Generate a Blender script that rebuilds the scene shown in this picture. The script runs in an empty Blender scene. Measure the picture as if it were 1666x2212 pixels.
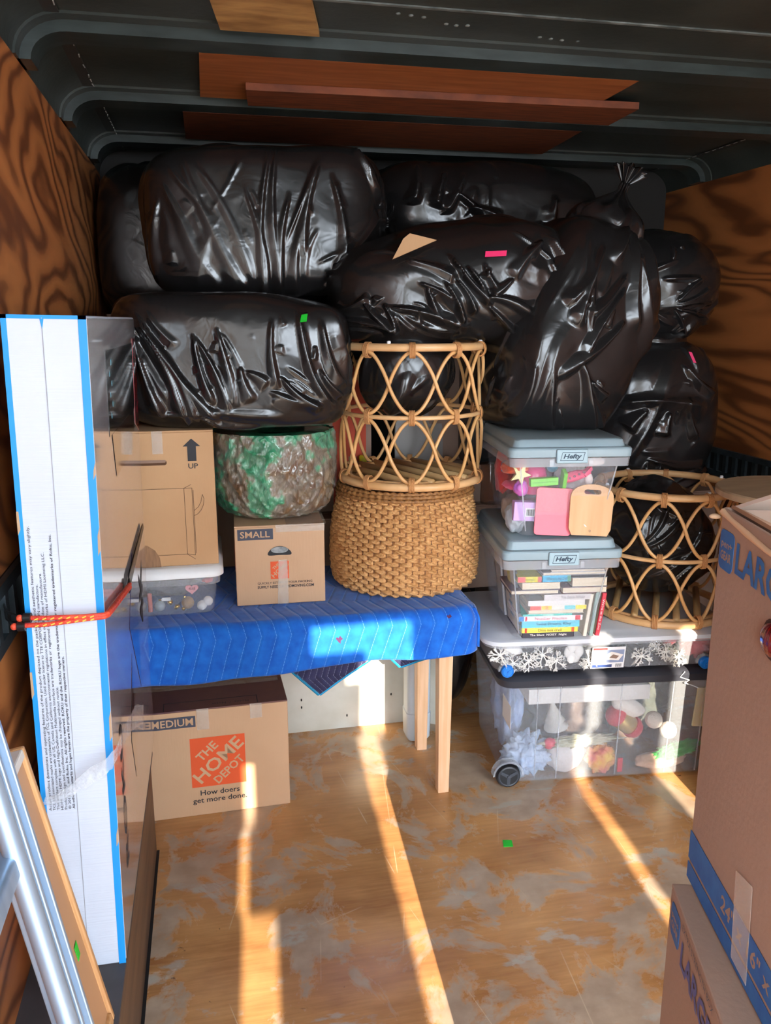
import bpy, math, random
import numpy as np
from mathutils import Matrix, Vector, Euler

SC = bpy.context.scene
COL = SC.collection
R = math.radians
random.seed(7)

# ------------------------------------------------------------------ camera
cam_d = bpy.data.cameras.new('camera'); cam = bpy.data.objects.new('camera', cam_d); COL.objects.link(cam)
cam.location = (0, 0, 1.5)
cam.rotation_euler = (R(90 - 13.093), 0, R(-11.987))
cam_d.sensor_fit = 'HORIZONTAL'; cam_d.sensor_width = 36; cam_d.lens = 36 * 1780 / 1666
cam_d.clip_start = 0.02; cam_d.clip_end = 200
SC.camera = cam

# ------------------------------------------------------------------ sky, sun, exposure
SC.view_settings.view_transform = 'Standard'; SC.view_settings.look = 'None'
SC.view_settings.gamma = 1; SC.view_settings.use_curve_mapping = False
SC.view_settings.exposure = 0.0
W = bpy.data.worlds.new('sky'); SC.world = W; W.use_nodes = True
bg = W.node_tree.nodes['Background']
bg.inputs[0].default_value = (0.80, 0.90, 1.0, 1); bg.inputs[1].default_value = 18.0
SUN_T = 0.40; SUN_A = 0.056                       # fall per metre, drift to the right per metre
sd = bpy.data.lights.new('sun', 'SUN'); sun = bpy.data.objects.new('sun', sd); COL.objects.link(sun)
sd.energy = 21; sd.angle = R(0.16); sd.color = (1.0, 0.87, 0.70)
sun.rotation_euler = Vector((SUN_A, 1, -SUN_T)).to_track_quat('-Z', 'Y').to_euler()
sun.location = (-0.5, -12, 6)

# ------------------------------------------------------------------ helpers
def lin(c):
    f = lambda u: u / 12.92 if u <= 0.04045 else ((u + 0.055) / 1.055) ** 2.4
    return tuple(f(x / 255) for x in c[:3]) + (1,)

MATS = {}
def mat(name, c, rough=0.6, c2=None, scale=6, stretch=(1, 1, 1), metal=0, alpha=1, coat=0, spec=0.5,
        bump=0, bscale=60, bstretch=(1, 1, 1), contrast=(0.35, 0.65), emit=None, detail=4, sheen=0, trans=0, ior=1.5, subs=0):
    if name in MATS: return MATS[name]
    m = bpy.data.materials.new(name); m.use_nodes = True; MATS[name] = m
    nt = m.node_tree; b = nt.nodes['Principled BSDF']
    b.inputs['Base Color'].default_value = lin(c); b.inputs['Roughness'].default_value = rough
    b.inputs['Metallic'].default_value = metal; b.inputs['Alpha'].default_value = alpha
    b.inputs['Coat Weight'].default_value = coat; b.inputs['Coat Roughness'].default_value = 0.06
    b.inputs['Specular IOR Level'].default_value = spec; b.inputs['Sheen Weight'].default_value = sheen
    b.inputs['Transmission Weight'].default_value = trans; b.inputs['IOR'].default_value = ior
    if c2 or bump:
        tc = nt.nodes.new('ShaderNodeTexCoord')
    if c2:
        mp = nt.nodes.new('ShaderNodeMapping'); mp.inputs['Scale'].default_value = stretch
        n = nt.nodes.new('ShaderNodeTexNoise'); n.inputs['Scale'].default_value = scale; n.inputs['Detail'].default_value = detail
        r = nt.nodes.new('ShaderNodeValToRGB')
        r.color_ramp.elements[0].position = contrast[0]; r.color_ramp.elements[1].position = contrast[1]
        r.color_ramp.elements[0].color = lin(c); r.color_ramp.elements[1].color = lin(c2)
        nt.links.new(tc.outputs['Object'], mp.inputs[0]); nt.links.new(mp.outputs[0], n.inputs['Vector'])
        nt.links.new(n.outputs[0], r.inputs[0]); nt.links.new(r.outputs[0], b.inputs['Base Color'])
    if bump:
        mp = nt.nodes.new('ShaderNodeMapping'); mp.inputs['Scale'].default_value = bstretch
        n = nt.nodes.new('ShaderNodeTexNoise'); n.inputs['Scale'].default_value = bscale; n.inputs['Detail'].default_value = 3
        bp = nt.nodes.new('ShaderNodeBump'); bp.inputs['Strength'].default_value = bump; bp.inputs['Distance'].default_value = 0.01
        nt.links.new(tc.outputs['Object'], mp.inputs[0]); nt.links.new(mp.outputs[0], n.inputs['Vector'])
        nt.links.new(n.outputs[0], bp.inputs['Height']); nt.links.new(bp.outputs[0], b.inputs['Normal'])
    return m

class MB:
    def __init__(s): s.v = []; s.f = []; s.uv = None
    def add(s, vs, fs):
        o = len(s.v); s.v += [tuple(p) for p in vs]; s.f += [tuple(i + o for i in q) for q in fs]; return s
    def box(s, x0, x1, y0, y1, z0, z1):
        return s.add([(x0,y0,z0),(x1,y0,z0),(x1,y1,z0),(x0,y1,z0),(x0,y0,z1),(x1,y0,z1),(x1,y1,z1),(x0,y1,z1)],
                     [(0,3,2,1),(4,5,6,7),(0,1,5,4),(1,2,6,5),(2,3,7,6),(3,0,4,7)])
    def rloft(s, levels, seg=4, bottom=True, top=True):
        """levels: (z, half_x, half_y, corner_radius[, cx, cy]) joined by walls, rounded rectangles"""
        rings = []
        for L in levels:
            z, hx, hy, r = L[:4]; cx, cy = (L[4], L[5]) if len(L) > 4 else (0, 0)
            r = min(r, hx - 1e-4, hy - 1e-4); ring = []
            for k, (sx, sy) in enumerate(((1, 1), (-1, 1), (-1, -1), (1, -1))):
                for i in range(seg + 1):
                    a = (k + i / seg) * math.pi / 2
                    ring.append((cx + sx * (hx - r) + r * math.cos(a), cy + sy * (hy - r) + r * math.sin(a), z))
            rings.append(ring)
        n = len(rings[0]); vs = [p for q in rings for p in q]; fs = []
        for j in range(len(rings) - 1):
            for i in range(n):
                a = j * n + i; b = j * n + (i + 1) % n
                fs.append((a, b, b + n, a + n))
        if bottom: fs.append(tuple(range(n - 1, -1, -1)))
        if top: fs.append(tuple((len(rings) - 1) * n + i for i in range(n)))
        return s.add(vs, fs)
    def tube(s, pts, r, seg=8, closed=False, flat=1.0):
        P = [Vector(p) for p in pts]; n = len(P); vs = []; fs = []
        rr = r if hasattr(r, '__len__') else [r] * n
        up = None
        for i in range(n):
            if closed: t = P[(i + 1) % n] - P[i - 1]
            else: t = P[min(i + 1, n - 1)] - P[max(i - 1, 0)]
            t.normalize()
            if up is None:
                up = Vector((0, 0, 1)) if abs(t.z) < 0.9 else Vector((1, 0, 0))
            side = t.cross(up); side.normalize(); up = side.cross(t); up.normalize()
            for k in range(seg):
                a = 2 * math.pi * k / seg
                vs.append(P[i] + side * math.cos(a) * rr[i] + up * math.sin(a) * rr[i] * flat)
        m = n if closed else n - 1
        for i in range(m):
            for k in range(seg):
                a = i * seg + k; b = i * seg + (k + 1) % seg; c = ((i + 1) % n) * seg
                fs.append((a, b, c + (k + 1) % seg, c + k))
        if not closed:
            fs.append(tuple(range(seg - 1, -1, -1))); fs.append(tuple((n - 1) * seg + k for k in range(seg)))
        return s.add(vs, fs)
    def lathe(s, prof, seg=32, cx=0, cy=0, cap0=True, cap1=True):
        vs = []; fs = []
        for (r, z) in prof:
            for k in range(seg):
                a = 2 * math.pi * k / seg; vs.append((cx + r * math.cos(a), cy + r * math.sin(a), z))
        for j in range(len(prof) - 1):
            for k in range(seg):
                a = j * seg + k; b = j * seg + (k + 1) % seg; fs.append((a, b, b + seg, a + seg))
        if cap0: fs.append(tuple(range(seg - 1, -1, -1)))
        if cap1: fs.append(tuple((len(prof) - 1) * seg + k for k in range(seg)))
        return s.add(vs, fs)
    def prism(s, poly, t, M=None):
        """polygon (x,y) extruded from 0 to t along z, then moved by M"""
        n = len(poly); vs = [Vector((x, y, 0)) for x, y in poly] + [Vector((x, y, t)) for x, y in poly]
        if M: vs = [M @ p for p in vs]
        fs = [tuple(range(n - 1, -1, -1)), tuple(range(n, 2 * n))] + [(i, (i + 1) % n, n + (i + 1) % n, n + i) for i in range(n)]
        return s.add(vs, fs)
    def grid(s, pts, nu, nv, closeu=False):
        """pts row-major [v][u]"""
        fs = []
        for j in range(nv - 1):
            for i in range(nu if closeu else nu - 1):
                a = j * nu + i; b = j * nu + (i + 1) % nu
                fs.append((a, b, b + nu, a + nu))
        return s.add(pts, fs)
    def ball(s, c, r, seg=16, rings=10, sc=(1, 1, 1)):
        pts = []
        for j in range(rings + 1):
            th = math.pi * j / rings
            for i in range(seg):
                a = 2 * math.pi * i / seg
                pts.append((c[0] + r * sc[0] * math.sin(th) * math.cos(a), c[1] + r * sc[1] * math.sin(th) * math.sin(a), c[2] - r * sc[2] * math.cos(th)))
        return s.grid(pts, seg, rings + 1, True)
    def moved(s, M):
        s.v = [tuple(M @ Vector(p)) for p in s.v]; return s
    def mesh(s, name, m, smooth=None):
        me = bpy.data.meshes.new(name); me.from_pydata(s.v, [], s.f); me.update()
        if m: me.materials.append(m)
        if smooth is not None:
            me.polygons.foreach_set('use_smooth', [True] * len(me.polygons))
            if smooth < 180: me.set_sharp_from_angle(angle=R(smooth))
        return me

def link(name, me, parent=None):
    o = bpy.data.objects.new(name, me); COL.objects.link(o)
    if parent is not None: o.parent = parent
    return o
def part(name, mb, m, parent, smooth=None, kind=None, label=None):
    o = link(name, mb.mesh(name, m, smooth), parent)
    if kind: o['kind'] = kind
    if label: o['label'] = label
    return o
def tag(o, label, cat, group=None):
    o['label'] = label; o['category'] = cat
    if group: o['group'] = group
    return o
def thing(name, label, cat, loc=(0, 0, 0), rot=(0, 0, 0), group=None):
    o = bpy.data.objects.new(name, None); COL.objects.link(o); o.empty_display_size = 0.05
    o.location = loc; o.rotation_euler = [R(a) for a in rot]
    return tag(o, label, cat, group)
def solo(name, mb, m, label, cat, loc=(0, 0, 0), rot=(0, 0, 0), smooth=None, group=None):
    o = part(name, mb, m, None, smooth); o.location = loc; o.rotation_euler = [R(a) for a in rot]
    return tag(o, label, cat, group)
def struct(name, mb, m, smooth=None):
    o = part(name, mb, m, None, smooth); o['kind'] = 'structure'; return o
def bevel(o, w=0.002, seg=2):
    b = o.modifiers.new('bevel', 'BEVEL'); b.width = w; b.segments = seg; b.limit_method = 'ANGLE'; b.angle_limit = R(40); return o

F_FRONT = Matrix.Rotation(R(90), 4, 'X')
F_LEFT = Matrix.Rotation(R(-90), 4, 'Z') @ F_FRONT
F_RIGHT = Matrix.Rotation(R(90), 4, 'Z') @ F_FRONT
F_TOP = Matrix.Identity(4)
def text(parent, s, M, m, w=None, h=0.02, spin=0, bold=0.0, shear=0.0, name='lettering', clip=None, lines=1.0, align='CENTER'):
    """flat lettering centred on M's origin in M's xy plane, scaled to height h and, if given, width w"""
    cu = bpy.data.curves.new('t', 'FONT'); cu.body = s; cu.size = 1; cu.align_x = align; cu.align_y = 'CENTER'
    cu.offset = bold; cu.shear = shear; cu.resolution_u = 2; cu.space_line = lines
    ob = bpy.data.objects.new('t', cu); me = bpy.data.meshes.new_from_object(ob)
    bpy.data.objects.remove(ob); bpy.data.curves.remove(cu)
    n = len(me.vertices); co = np.empty(n * 3); me.vertices.foreach_get('co', co); co = co.reshape(-1, 3)
    lo = co.min(0); hi = co.max(0); c = (lo + hi) / 2; sz = hi - lo
    sy = h / sz[1]; sx = sy if w is None else w / sz[0]
    co = (co - c) * np.array([sx, sy, 1]); co[:, 2] = 0
    me.vertices.foreach_set('co', co.ravel())
    me.transform(M @ Matrix.Rotation(R(spin), 4, 'Z')); me.name = name
    me.materials.clear(); me.materials.append(m)
    return link(name, me, parent)
def patch(parent, name, poly, M, m, t=0.0004):
    return part(name, MB().prism(poly, t, M), m, parent)
def rect(x0, x1, y0, y1): return [(x0, y0), (x1, y0), (x1, y1), (x0, y1)]
def rrect(x0, x1, y0, y1, r, seg=4):
    pts = []
    for k, (cx, cy) in enumerate(((x1 - r, y1 - r), (x0 + r, y1 - r), (x0 + r, y0 + r), (x1 - r, y0 + r))):
        for i in range(seg + 1):
            a = (k + i / seg) * math.pi / 2; pts.append((cx + r * math.cos(a), cy + r * math.sin(a)))
    return pts
T = lambda x, y, z: Matrix.Translation((x, y, z))

# numpy value noise ---------------------------------------------------------
def _h(i, j, k, s):
    n = (i * 374761393 + j * 668265263 + k * 2147483647 + s * 1274126177) & 0xffffffff
    n = ((n ^ (n >> 13)) * 1274126177) & 0xffffffff
    return ((n ^ (n >> 16)) & 0xffff) / 32767.5 - 1
def vnoise(p, s=0):
    f = np.floor(p); u = p - f; f = f.astype(np.int64); u = u * u * (3 - 2 * u); o = 0
    for a in (0, 1):
        for b in (0, 1):
            for c in (0, 1):
                w = (u[:, 0] if a else 1 - u[:, 0]) * (u[:, 1] if b else 1 - u[:, 1]) * (u[:, 2] if c else 1 - u[:, 2])
                o = o + w * _h(f[:, 0] + a, f[:, 1] + b, f[:, 2] + c, s)
    return o
# ------------------------------------------------------------------ node helpers
def nodes(m): return m.node_tree.nodes, m.node_tree.links
def ply(name, light, dark, scale, stretch, bands, rough=0.55, seedoff=(0, 0, 0)):
    """plywood: rotary-cut swirling grain from the level lines of a stretched noise"""
    m = bpy.data.materials.new(name); m.use_nodes = True; N, L = nodes(m); b = N['Principled BSDF']
    tc = N.new('ShaderNodeTexCoord'); mp = N.new('ShaderNodeMapping'); mp.inputs['Scale'].default_value = stretch; mp.inputs['Location'].default_value = seedoff
    L.new(tc.outputs['Object'], mp.inputs[0])
    n = N.new('ShaderNodeTexNoise'); n.inputs['Scale'].default_value = scale; n.inputs['Detail'].default_value = 3.5; n.inputs['Roughness'].default_value = 0.42; n.inputs['Distortion'].default_value = 0.35
    L.new(mp.outputs[0], n.inputs['Vector'])
    k = N.new('ShaderNodeMath'); k.operation = 'MULTIPLY'; k.inputs[1].default_value = bands; L.new(n.outputs[0], k.inputs[0])
    f = N.new('ShaderNodeMath'); f.operation = 'PINGPONG'; f.inputs[1].default_value = 1.0; L.new(k.outputs[0], f.inputs[0])
    n2 = N.new('ShaderNodeTexNoise'); n2.inputs['Scale'].default_value = scale * 9; n2.inputs['Detail'].default_value = 5; L.new(mp.outputs[0], n2.inputs['Vector'])
    a = N.new('ShaderNodeMath'); a.operation = 'MULTIPLY_ADD'; a.inputs[1].default_value = 0.55; a.inputs[2].default_value = -0.27; L.new(n2.outputs[0], a.inputs[0])
    s = N.new('ShaderNodeMath'); s.operation = 'ADD'; L.new(f.outputs[0], s.inputs[0]); L.new(a.outputs[0], s.inputs[1])
    r = N.new('ShaderNodeValToRGB'); e = r.color_ramp.elements
    e[0].position = 0.10; e[0].color = lin(dark); e[1].position = 0.85; e[1].color = lin(light)
    mid = tuple((x * 0.75 + y * 0.25) for x, y in zip(light, dark)); q = e.new(0.34); q.color = lin(tuple(x * 0.45 + y * 0.55 for x, y in zip(light, dark))); q = e.new(0.44); q.color = lin(mid)
    L.new(s.outputs[0], r.inputs[0]); L.new(r.outputs[0], b.inputs['Base Color'])
    b.inputs['Roughness'].default_value = rough
    bp = N.new('ShaderNodeBump'); bp.inputs['Strength'].default_value = 0.15; bp.inputs['Distance'].default_value = 0.004
    L.new(s.outputs[0], bp.inputs['Height']); L.new(bp.outputs[0], b.inputs['Normal'])
    return m

def floor_mat():
    m = bpy.data.materials.new('worn_floor'); m.use_nodes = True; N, L = nodes(m); b = N['Principled BSDF']
    tc = N.new('ShaderNodeTexCoord')
    def noise(scale, det, dist=0, st=(1, 1, 1), rough=0.55):
        mp = N.new('ShaderNodeMapping'); mp.inputs['Scale'].default_value = st; L.new(tc.outputs['Object'], mp.inputs[0])
        n = N.new('ShaderNodeTexNoise'); n.inputs['Scale'].default_value = scale; n.inputs['Detail'].default_value = det
        n.inputs['Distortion'].default_value = dist; n.inputs['Roughness'].default_value = rough; L.new(mp.outputs[0], n.inputs['Vector']); return n.outputs[0]
    def ramp(x, p0, c0, p1, c1):
        r = N.new('ShaderNodeValToRGB'); e = r.color_ramp.elements; e[0].position = p0; e[0].color = c0; e[1].position = p1; e[1].color = c1; L.new(x, r.inputs[0]); return r.outputs[0]
    def mix(fac, a, c):
        x = N.new('ShaderNodeMix'); x.data_type = 'RGBA'
        L.new(fac, x.inputs['Factor']); L.new(a, x.inputs['A']); L.new(c, x.inputs['B']); return x.outputs['Result']
    W0 = (0, 0, 0, 1); W1 = (1, 1, 1, 1)
    base = ramp(noise(3.0, 6, 0.3, (1, 2.2, 1)), 0.34, lin((156, 108, 66)), 0.64, lin((204, 156, 102)))
    grain = ramp(noise(30, 4, 0, (0.25, 3, 1)), 0.35, lin((146, 94, 50)), 0.7, lin((210, 154, 92)))
    gm = N.new('ShaderNodeMix'); gm.data_type = 'RGBA'; gm.inputs['Factor'].default_value = 0.3
    L.new(base, gm.inputs['A']); L.new(grain, gm.inputs['B']); base = gm.outputs['Result']
    worn = ramp(noise(3.3, 9, 0.6, (1.2, 1, 1), 0.66), 0.515, W0, 0.555, (0.85, 0.85, 0.85, 1))
    grey = ramp(noise(14, 4), 0.3, lin((152, 134, 116)), 0.7, lin((184, 166, 146)))
    col = mix(worn, base, grey)
    pale = ramp(noise(5.2, 8, 0.2, (0.8, 1.5, 1), 0.6), 0.60, W0, 0.64, (0.6, 0.6, 0.6, 1))
    palec = N.new('ShaderNodeRGB'); palec.outputs[0].default_value = lin((172, 172, 164)); col = mix(pale, col, palec.outputs[0])
    dark = ramp(noise(17, 5, 0.4, (1, 1, 1), 0.7), 0.68, W0, 0.72, (0.75, 0.75, 0.75, 1))
    dk = N.new('ShaderNodeRGB'); dk.outputs[0].default_value = lin((70, 52, 38)); col = mix(dark, col, dk.outputs[0])
    # thin scratches
    v = N.new('ShaderNodeTexVoronoi'); v.feature = 'DISTANCE_TO_EDGE'; v.inputs['Scale'].default_value = 1.7
    mp = N.new('ShaderNodeMapping'); mp.inputs['Rotation'].default_value = (0, 0, 0.6); mp.inputs['Scale'].default_value = (2.2, 0.8, 1); L.new(tc.outputs['Object'], mp.inputs[0]); L.new(mp.outputs[0], v.inputs['Vector'])
    sc = ramp(v.outputs['Distance'], 0.001, (0.6, 0.6, 0.6, 1), 0.004, W0)
    gate = ramp(noise(5, 2), 0.5, W0, 0.6, W1)
    mm = N.new('ShaderNodeMath'); mm.operation = 'MULTIPLY'; L.new(sc, mm.inputs[0]); L.new(gate, mm.inputs[1])
    sl = N.new('ShaderNodeRGB'); sl.outputs[0].default_value = lin((222, 200, 168)); col = mix(mm.outputs[0], col, sl.outputs[0])
    L.new(col, b.inputs['Base Color'])
    rg = ramp(worn, 0, (0.27, 0.27, 0.27, 1), 1, (0.5, 0.5, 0.5, 1)); L.new(rg, b.inputs['Roughness'])
    bp = N.new('ShaderNodeBump'); bp.inputs['Strength'].default_value = 0.12; bp.inputs['Distance'].default_value = 0.004
    L.new(noise(9, 6, 0, (1, 1, 1)), bp.inputs['Height']); L.new(bp.outputs[0], b.inputs['Normal'])
    return m

M_PLYL = ply('plywood_left', (188, 116, 62), (112, 60, 28), 1.5, (1, 0.5, 1.2), 46, seedoff=(3, 1.2, 0.4))
M_PLYR = ply('plywood_right', (176, 106, 56), (106, 56, 27), 1.1, (1, 0.36, 1.7), 40, seedoff=(1, 7, 2))
M_FLOOR = floor_mat()
M_CEIL = mat('dark_fibreglass', (44, 50, 47), 0.42, c2=(58, 64, 60), scale=5, bump=0.08, bscale=40)
M_RIB = mat('rib_metal', (40, 48, 47), 0.35, c2=(56, 66, 65), scale=8, stretch=(1, 4, 4))
M_WHITEWALL = mat('white_panel', (206, 204, 194), 0.5, c2=(190, 186, 172), scale=7)
M_DARK = mat('dark_wall', (30, 28, 27), 0.7)
M_TRACK = mat('track_steel', (52, 60, 64), 0.4, metal=0.6, c2=(74, 84, 90), scale=14)
M_SLOT = mat('slot_black', (8, 8, 9), 0.8)
M_LEDGE = mat('ledge_wood', (112, 88, 66), 0.55, c2=(86, 66, 50), scale=9, stretch=(3, 0.4, 3))
M_LEDGETOP = mat('ledge_top', (78, 74, 76), 0.6, c2=(58, 54, 54), scale=8)

XL, XR, ZW, ZC, Y0, Y1 = -0.38, 2.06, 2.06, 2.15, -0.6, 3.6
# ------------------------------------------------------------------ the truck body
struct('floor', MB().box(XL, XR, Y0, Y1, -0.03, 0), M_FLOOR)
struct('wall_left', MB().box(XL - 0.03, XL, Y0, Y1, -0.1, ZW), M_PLYL)
struct('wall_right', MB().box(XR, XR + 0.03, Y0, Y1, -0.1, ZW), M_PLYR)
struct('wall_front', MB().box(XL - 0.03, XR + 0.03, Y1, Y1 + 0.04, -0.1, ZC + 0.04), M_DARK)

def roof_profile(off, n=8):
    r = 0.11; a = []
    for i in range(n + 1):
        t = math.pi - math.pi / 2 * i / n
        a.append((XL + r + (r - off) * math.cos(t), ZC - r * 0.82 + (r * 0.82 - off) * math.sin(t)))
    return a + [(XL + XR - x, z) for x, z in reversed(a)]
def roof_band(y0, y1, o_in, o_out):
    a = roof_profile(o_in); c = roof_profile(o_out); mb = MB(); n = len(a)
    vs = [(x, y0, z) for x, z in a] + [(x, y1, z) for x, z in a] + [(x, y0, z) for x, z in c] + [(x, y1, z) for x, z in c]
    fs = []
    for i in range(n - 1):
        fs += [(i, i + 1, n + i + 1, n + i), (2*n + i, 3*n + i, 3*n + i + 1, 2*n + i + 1), (i, 2*n + i, 2*n + i + 1, i + 1), (n + i, n + i + 1, 3*n + i + 1, 3*n + i)]
    fs += [(0, n, 3*n, 2*n), (n - 1, 3*n - 1, 4*n - 1, 2*n - 1)]
    return mb.add(vs, fs)
ceiling = struct('ceiling', roof_band(Y0, Y1 + 0.04, 0, -0.03), M_CEIL, 50)
RIBS = [3.33, 2.745, 2.155, 1.565, 0.975, 0.385, -0.2]
for y in RIBS:
    part('rib', roof_band(y - 0.045, y + 0.045, 0.03, 0.0), M_RIB, ceiling, 40)
    part('rib_flange', roof_band(y - 0.085, y + 0.085, 0.006, 0.0), M_CEIL, ceiling, 40)
# seam tapes and staples that run along both curved edges
M_STAPLE = mat('staple', (205, 205, 200), 0.35, metal=0.5)
M_SEAM = mat('seam_tape', (50, 52, 50), 0.5)
for sx in (0, 1):
    mb = MB()
    x = XL + 0.075 if sx == 0 else XR - 0.075
    part('seam_strip', MB().box(x - 0.028, x + 0.028, Y0, Y1, ZC - 0.006, ZC - 0.0035), M_SEAM, ceiling)
    y = 1.2; rnd = random.Random(3 + sx)
    while y < 3.5:
        for q in (-0.026, 0.026):
            if all(abs(y - r) > 0.06 for r in RIBS) and rnd.random() < 0.75:
                a = rnd.uniform(-0.3, 0.3)
                mb.tube([(x + q - 0.004 * a, y - 0.012, ZC - 0.0065), (x + q + 0.004 * a, y + 0.012, ZC - 0.0065)], 0.0016, 5)
        y += 0.045
    part('staple_row', mb, M_STAPLE, ceiling, kind='stuff')
# pale transverse scratch line and spatter of pale drips
M_CHALK = mat('chalky_scuff', (120, 130, 130), 0.7, c2=(70, 80, 80), scale=20)
part('panel_seam', MB().box(-0.1, 1.95, 1.886, 1.896, ZC - 0.0035, ZC - 0.0005), M_CHALK, ceiling)
mb = MB()
for x, y in ((0.44, 1.94), (0.47, 1.945), (0.5, 1.95), (0.56, 1.98), (0.585, 1.985), (0.61, 1.98), (0.8, 2.02), (0.83, 2.025), (0.86, 2.03), (0.9, 2.03)):
    mb.ball((x, y, ZC - 0.001), 0.006, 8, 5, (1, 1, 0.4))
part('paint_drips', mb, M_CHALK, ceiling, 60, kind='stuff')
# plywood patch boards screwed under the roof skin
M_PB1 = mat('patch_tan', (196, 156, 98), 0.6, c2=(150, 112, 66), scale=9, stretch=(1, 3, 1))
M_PB2 = mat('patch_orange', (172, 104, 58), 0.55, c2=(146, 82, 42), scale=7, stretch=(0.7, 6, 1))
M_PB3 = mat('patch_brown', (128, 66, 34), 0.65, c2=(90, 44, 24), scale=16, stretch=(0.6, 7, 1))
def board(poly, z0, z1, m):
    o = part('patch_board', MB().prism(poly, z1 - z0, T(0, 0, z0)), m, ceiling); return o
board([(0.0, 1.62), (0.19, 1.62), (0.285, 2.07), (0.062, 2.07)], 2.132, 2.144, M_PB1)
board([(0.014, 2.245), (1.18, 2.245), (1.18, 2.66), (0.014, 2.66)], 2.132, 2.144, M_PB2)
board([(0.136, 2.475), (1.29, 2.445), (1.30, 2.66), (0.15, 2.645)], 2.112, 2.131, M_PB3)
board([(-0.04, 2.84), (1.29, 2.84), (1.31, 3.24), (-0.04, 3.24)], 2.130, 2.144, M_PB3)

# slotted steel cargo tracks along both walls
def track(name, x, sx, za, zb, ya, yb):
    root = struct(name, MB().box(min(x, x + sx * 0.003), max(x, x + sx * 0.003), ya, yb, za, zb), M_SLOT)
    xa, xb = sorted((x + sx * 0.003, x + sx * 0.014))
    part('track_edge', MB().box(xa, xb, ya, yb, zb - 0.022, zb), M_TRACK, root)
    part('track_edge', MB().box(xa, xb, ya, yb, za, za + 0.022), M_TRACK, root)
    y = ya
    me = MB().box(xa, xb, 0, 0.022, za + 0.022, zb - 0.022).mesh('track_bar', M_TRACK)
    while y < yb:
        o = link('track_bar', me, root); o.location = (0, y, 0); y += 0.062
    return root
track('trim_1', XL, 1, 0.94, 1.055, 0.3, 3.3)
track('trim_2', XR, -1, 0.87, 0.985, 0.6, 3.4)
# raised ledge over the wheel along the left wall, and the low white bulkhead under the far end
led = struct('trim_3', MB().box(XL, -0.212, 0.1, 2.2, 0, 0.306), M_LEDGE)
part('ledge_cap', MB().box(XL, -0.205, 0.1, 2.2, 0.306, 0.316), M_LEDGETOP, led)
part('gap_shade_strip', MB().box(-0.2125, -0.204, 0.1, 2.2, 0.0002, 0.001), M_SLOT, led)  # black strip laid on the floor for the shade of the gap
step = struct('trim_4', MB().box(-0.36, 0.74, 2.82, 3.55, 0.0, 0.52), M_WHITEWALL)
part('corner_panel', MB().prism([(0.70, 2.82), (0.80, 2.765), (0.83, 2.80), (0.74, 2.84)], 0.52, T(0, 0, 0)), M_WHITEWALL, step)
mb = MB()
for x, z in ((0.28, 0.13), (0.28, 0.10), (0.35, 0.22), (0.45, 0.05), (0.50, 0.25), (0.62, 0.12), (0.40, 0.18)):
    mb.ball((x, 2.8185, z), 0.004, 8, 5, (0.7, 0.3, 1.4))
part('screw_holes', mb, M_SLOT, step, kind='stuff')

# ------------------------------------------------------------------ outside, behind the camera
M_GROUND = mat('asphalt', (150, 148, 144), 0.9, c2=(128, 126, 122), scale=3)
struct('ground', MB().box(-14, 14, -22, -0.65, -0.95, -0.9), M_GROUND)
M_BLOCKER = mat('blocker_board', (120, 104, 88), 0.8, c2=(96, 82, 68), scale=4, stretch=(6, 6, 0.6))
YF = -7.0
blocker = thing('sun_blocker', 'added unseen sun-shaping fence standing behind the open truck', 'blocker', (0, YF, -0.9))  # out-of-view slotted blocker, added to cut the sun into strips
BANDS = [(-0.9, 3.55, [(-0.475, -0.389), (-0.064, -0.008), (0.600, 0.642), (0.90, 0.97)]),
         (3.55, 3.70, [(-0.488, -0.462), (-0.068, -0.008), (0.608, 0.650), (0.90, 0.97)]),
         (3.70, 3.90, [(-0.476, -0.446), (-0.073, 0.003), (0.618, 0.660), (0.90, 0.98)]),
         (3.90, 4.10, [(-0.045, 0.068), (0.640, 0.684), (0.92, 1.0)]),
         (4.10, 4.24, [(-0.10, 0.06), (0.625, 0.68), (0.92, 1.0)]),
         (4.24, 4.335, [(-0.262, 0.040)]),
         (4.335, 4.95, [])]
for z0, z1, gaps in BANDS:
    x = -1.35
    for a, b in gaps + [(1.9, 9)]:
        part('board', MB().box(x, a, -0.015, 0.015, z0 + 0.9, z1 + 0.9), M_BLOCKER, blocker); x = b
# ------------------------------------------------------------------ shared materials
M_CARD = mat('cardboard', (202, 162, 120), 0.75, c2=(194, 152, 110), scale=3, bump=0.05, bscale=160, bstretch=(1, 1, 0.1))
M_CARDL = mat('cardboard_light', (206, 170, 136), 0.72, c2=(199, 161, 126), scale=3, bump=0.05, bscale=160, bstretch=(1, 1, 0.1))
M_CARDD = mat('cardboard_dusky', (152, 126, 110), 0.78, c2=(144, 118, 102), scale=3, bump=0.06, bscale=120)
M_CARDIN = mat('cardboard_inside', (150, 112, 84), 0.8)
M_CARDWHITE = mat('cardboard_white', (206, 200, 192), 0.7)
M_ORANGE = mat('print_orange', (228, 92, 46), 0.65)
M_INK = mat('print_black', (44, 46, 52), 0.65)
M_INKBLUE = mat('print_navy', (70, 76, 92), 0.65)
M_TAPE = mat('clear_tape', (225, 218, 208), 0.12, alpha=0.28, bump=0.3, bscale=40, spec=0.8)
M_WHITE = mat('white_plastic', (235, 238, 240), 0.3)
M_PINE = mat('pine', (226, 184, 146), 0.5, c2=(212, 164, 122), scale=8, stretch=(10, 10, 0.6))
M_GREENT = mat('green_tape', (28, 190, 48), 0.5)
M_PINKT = mat('pink_tape', (240, 40, 110), 0.5)

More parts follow.
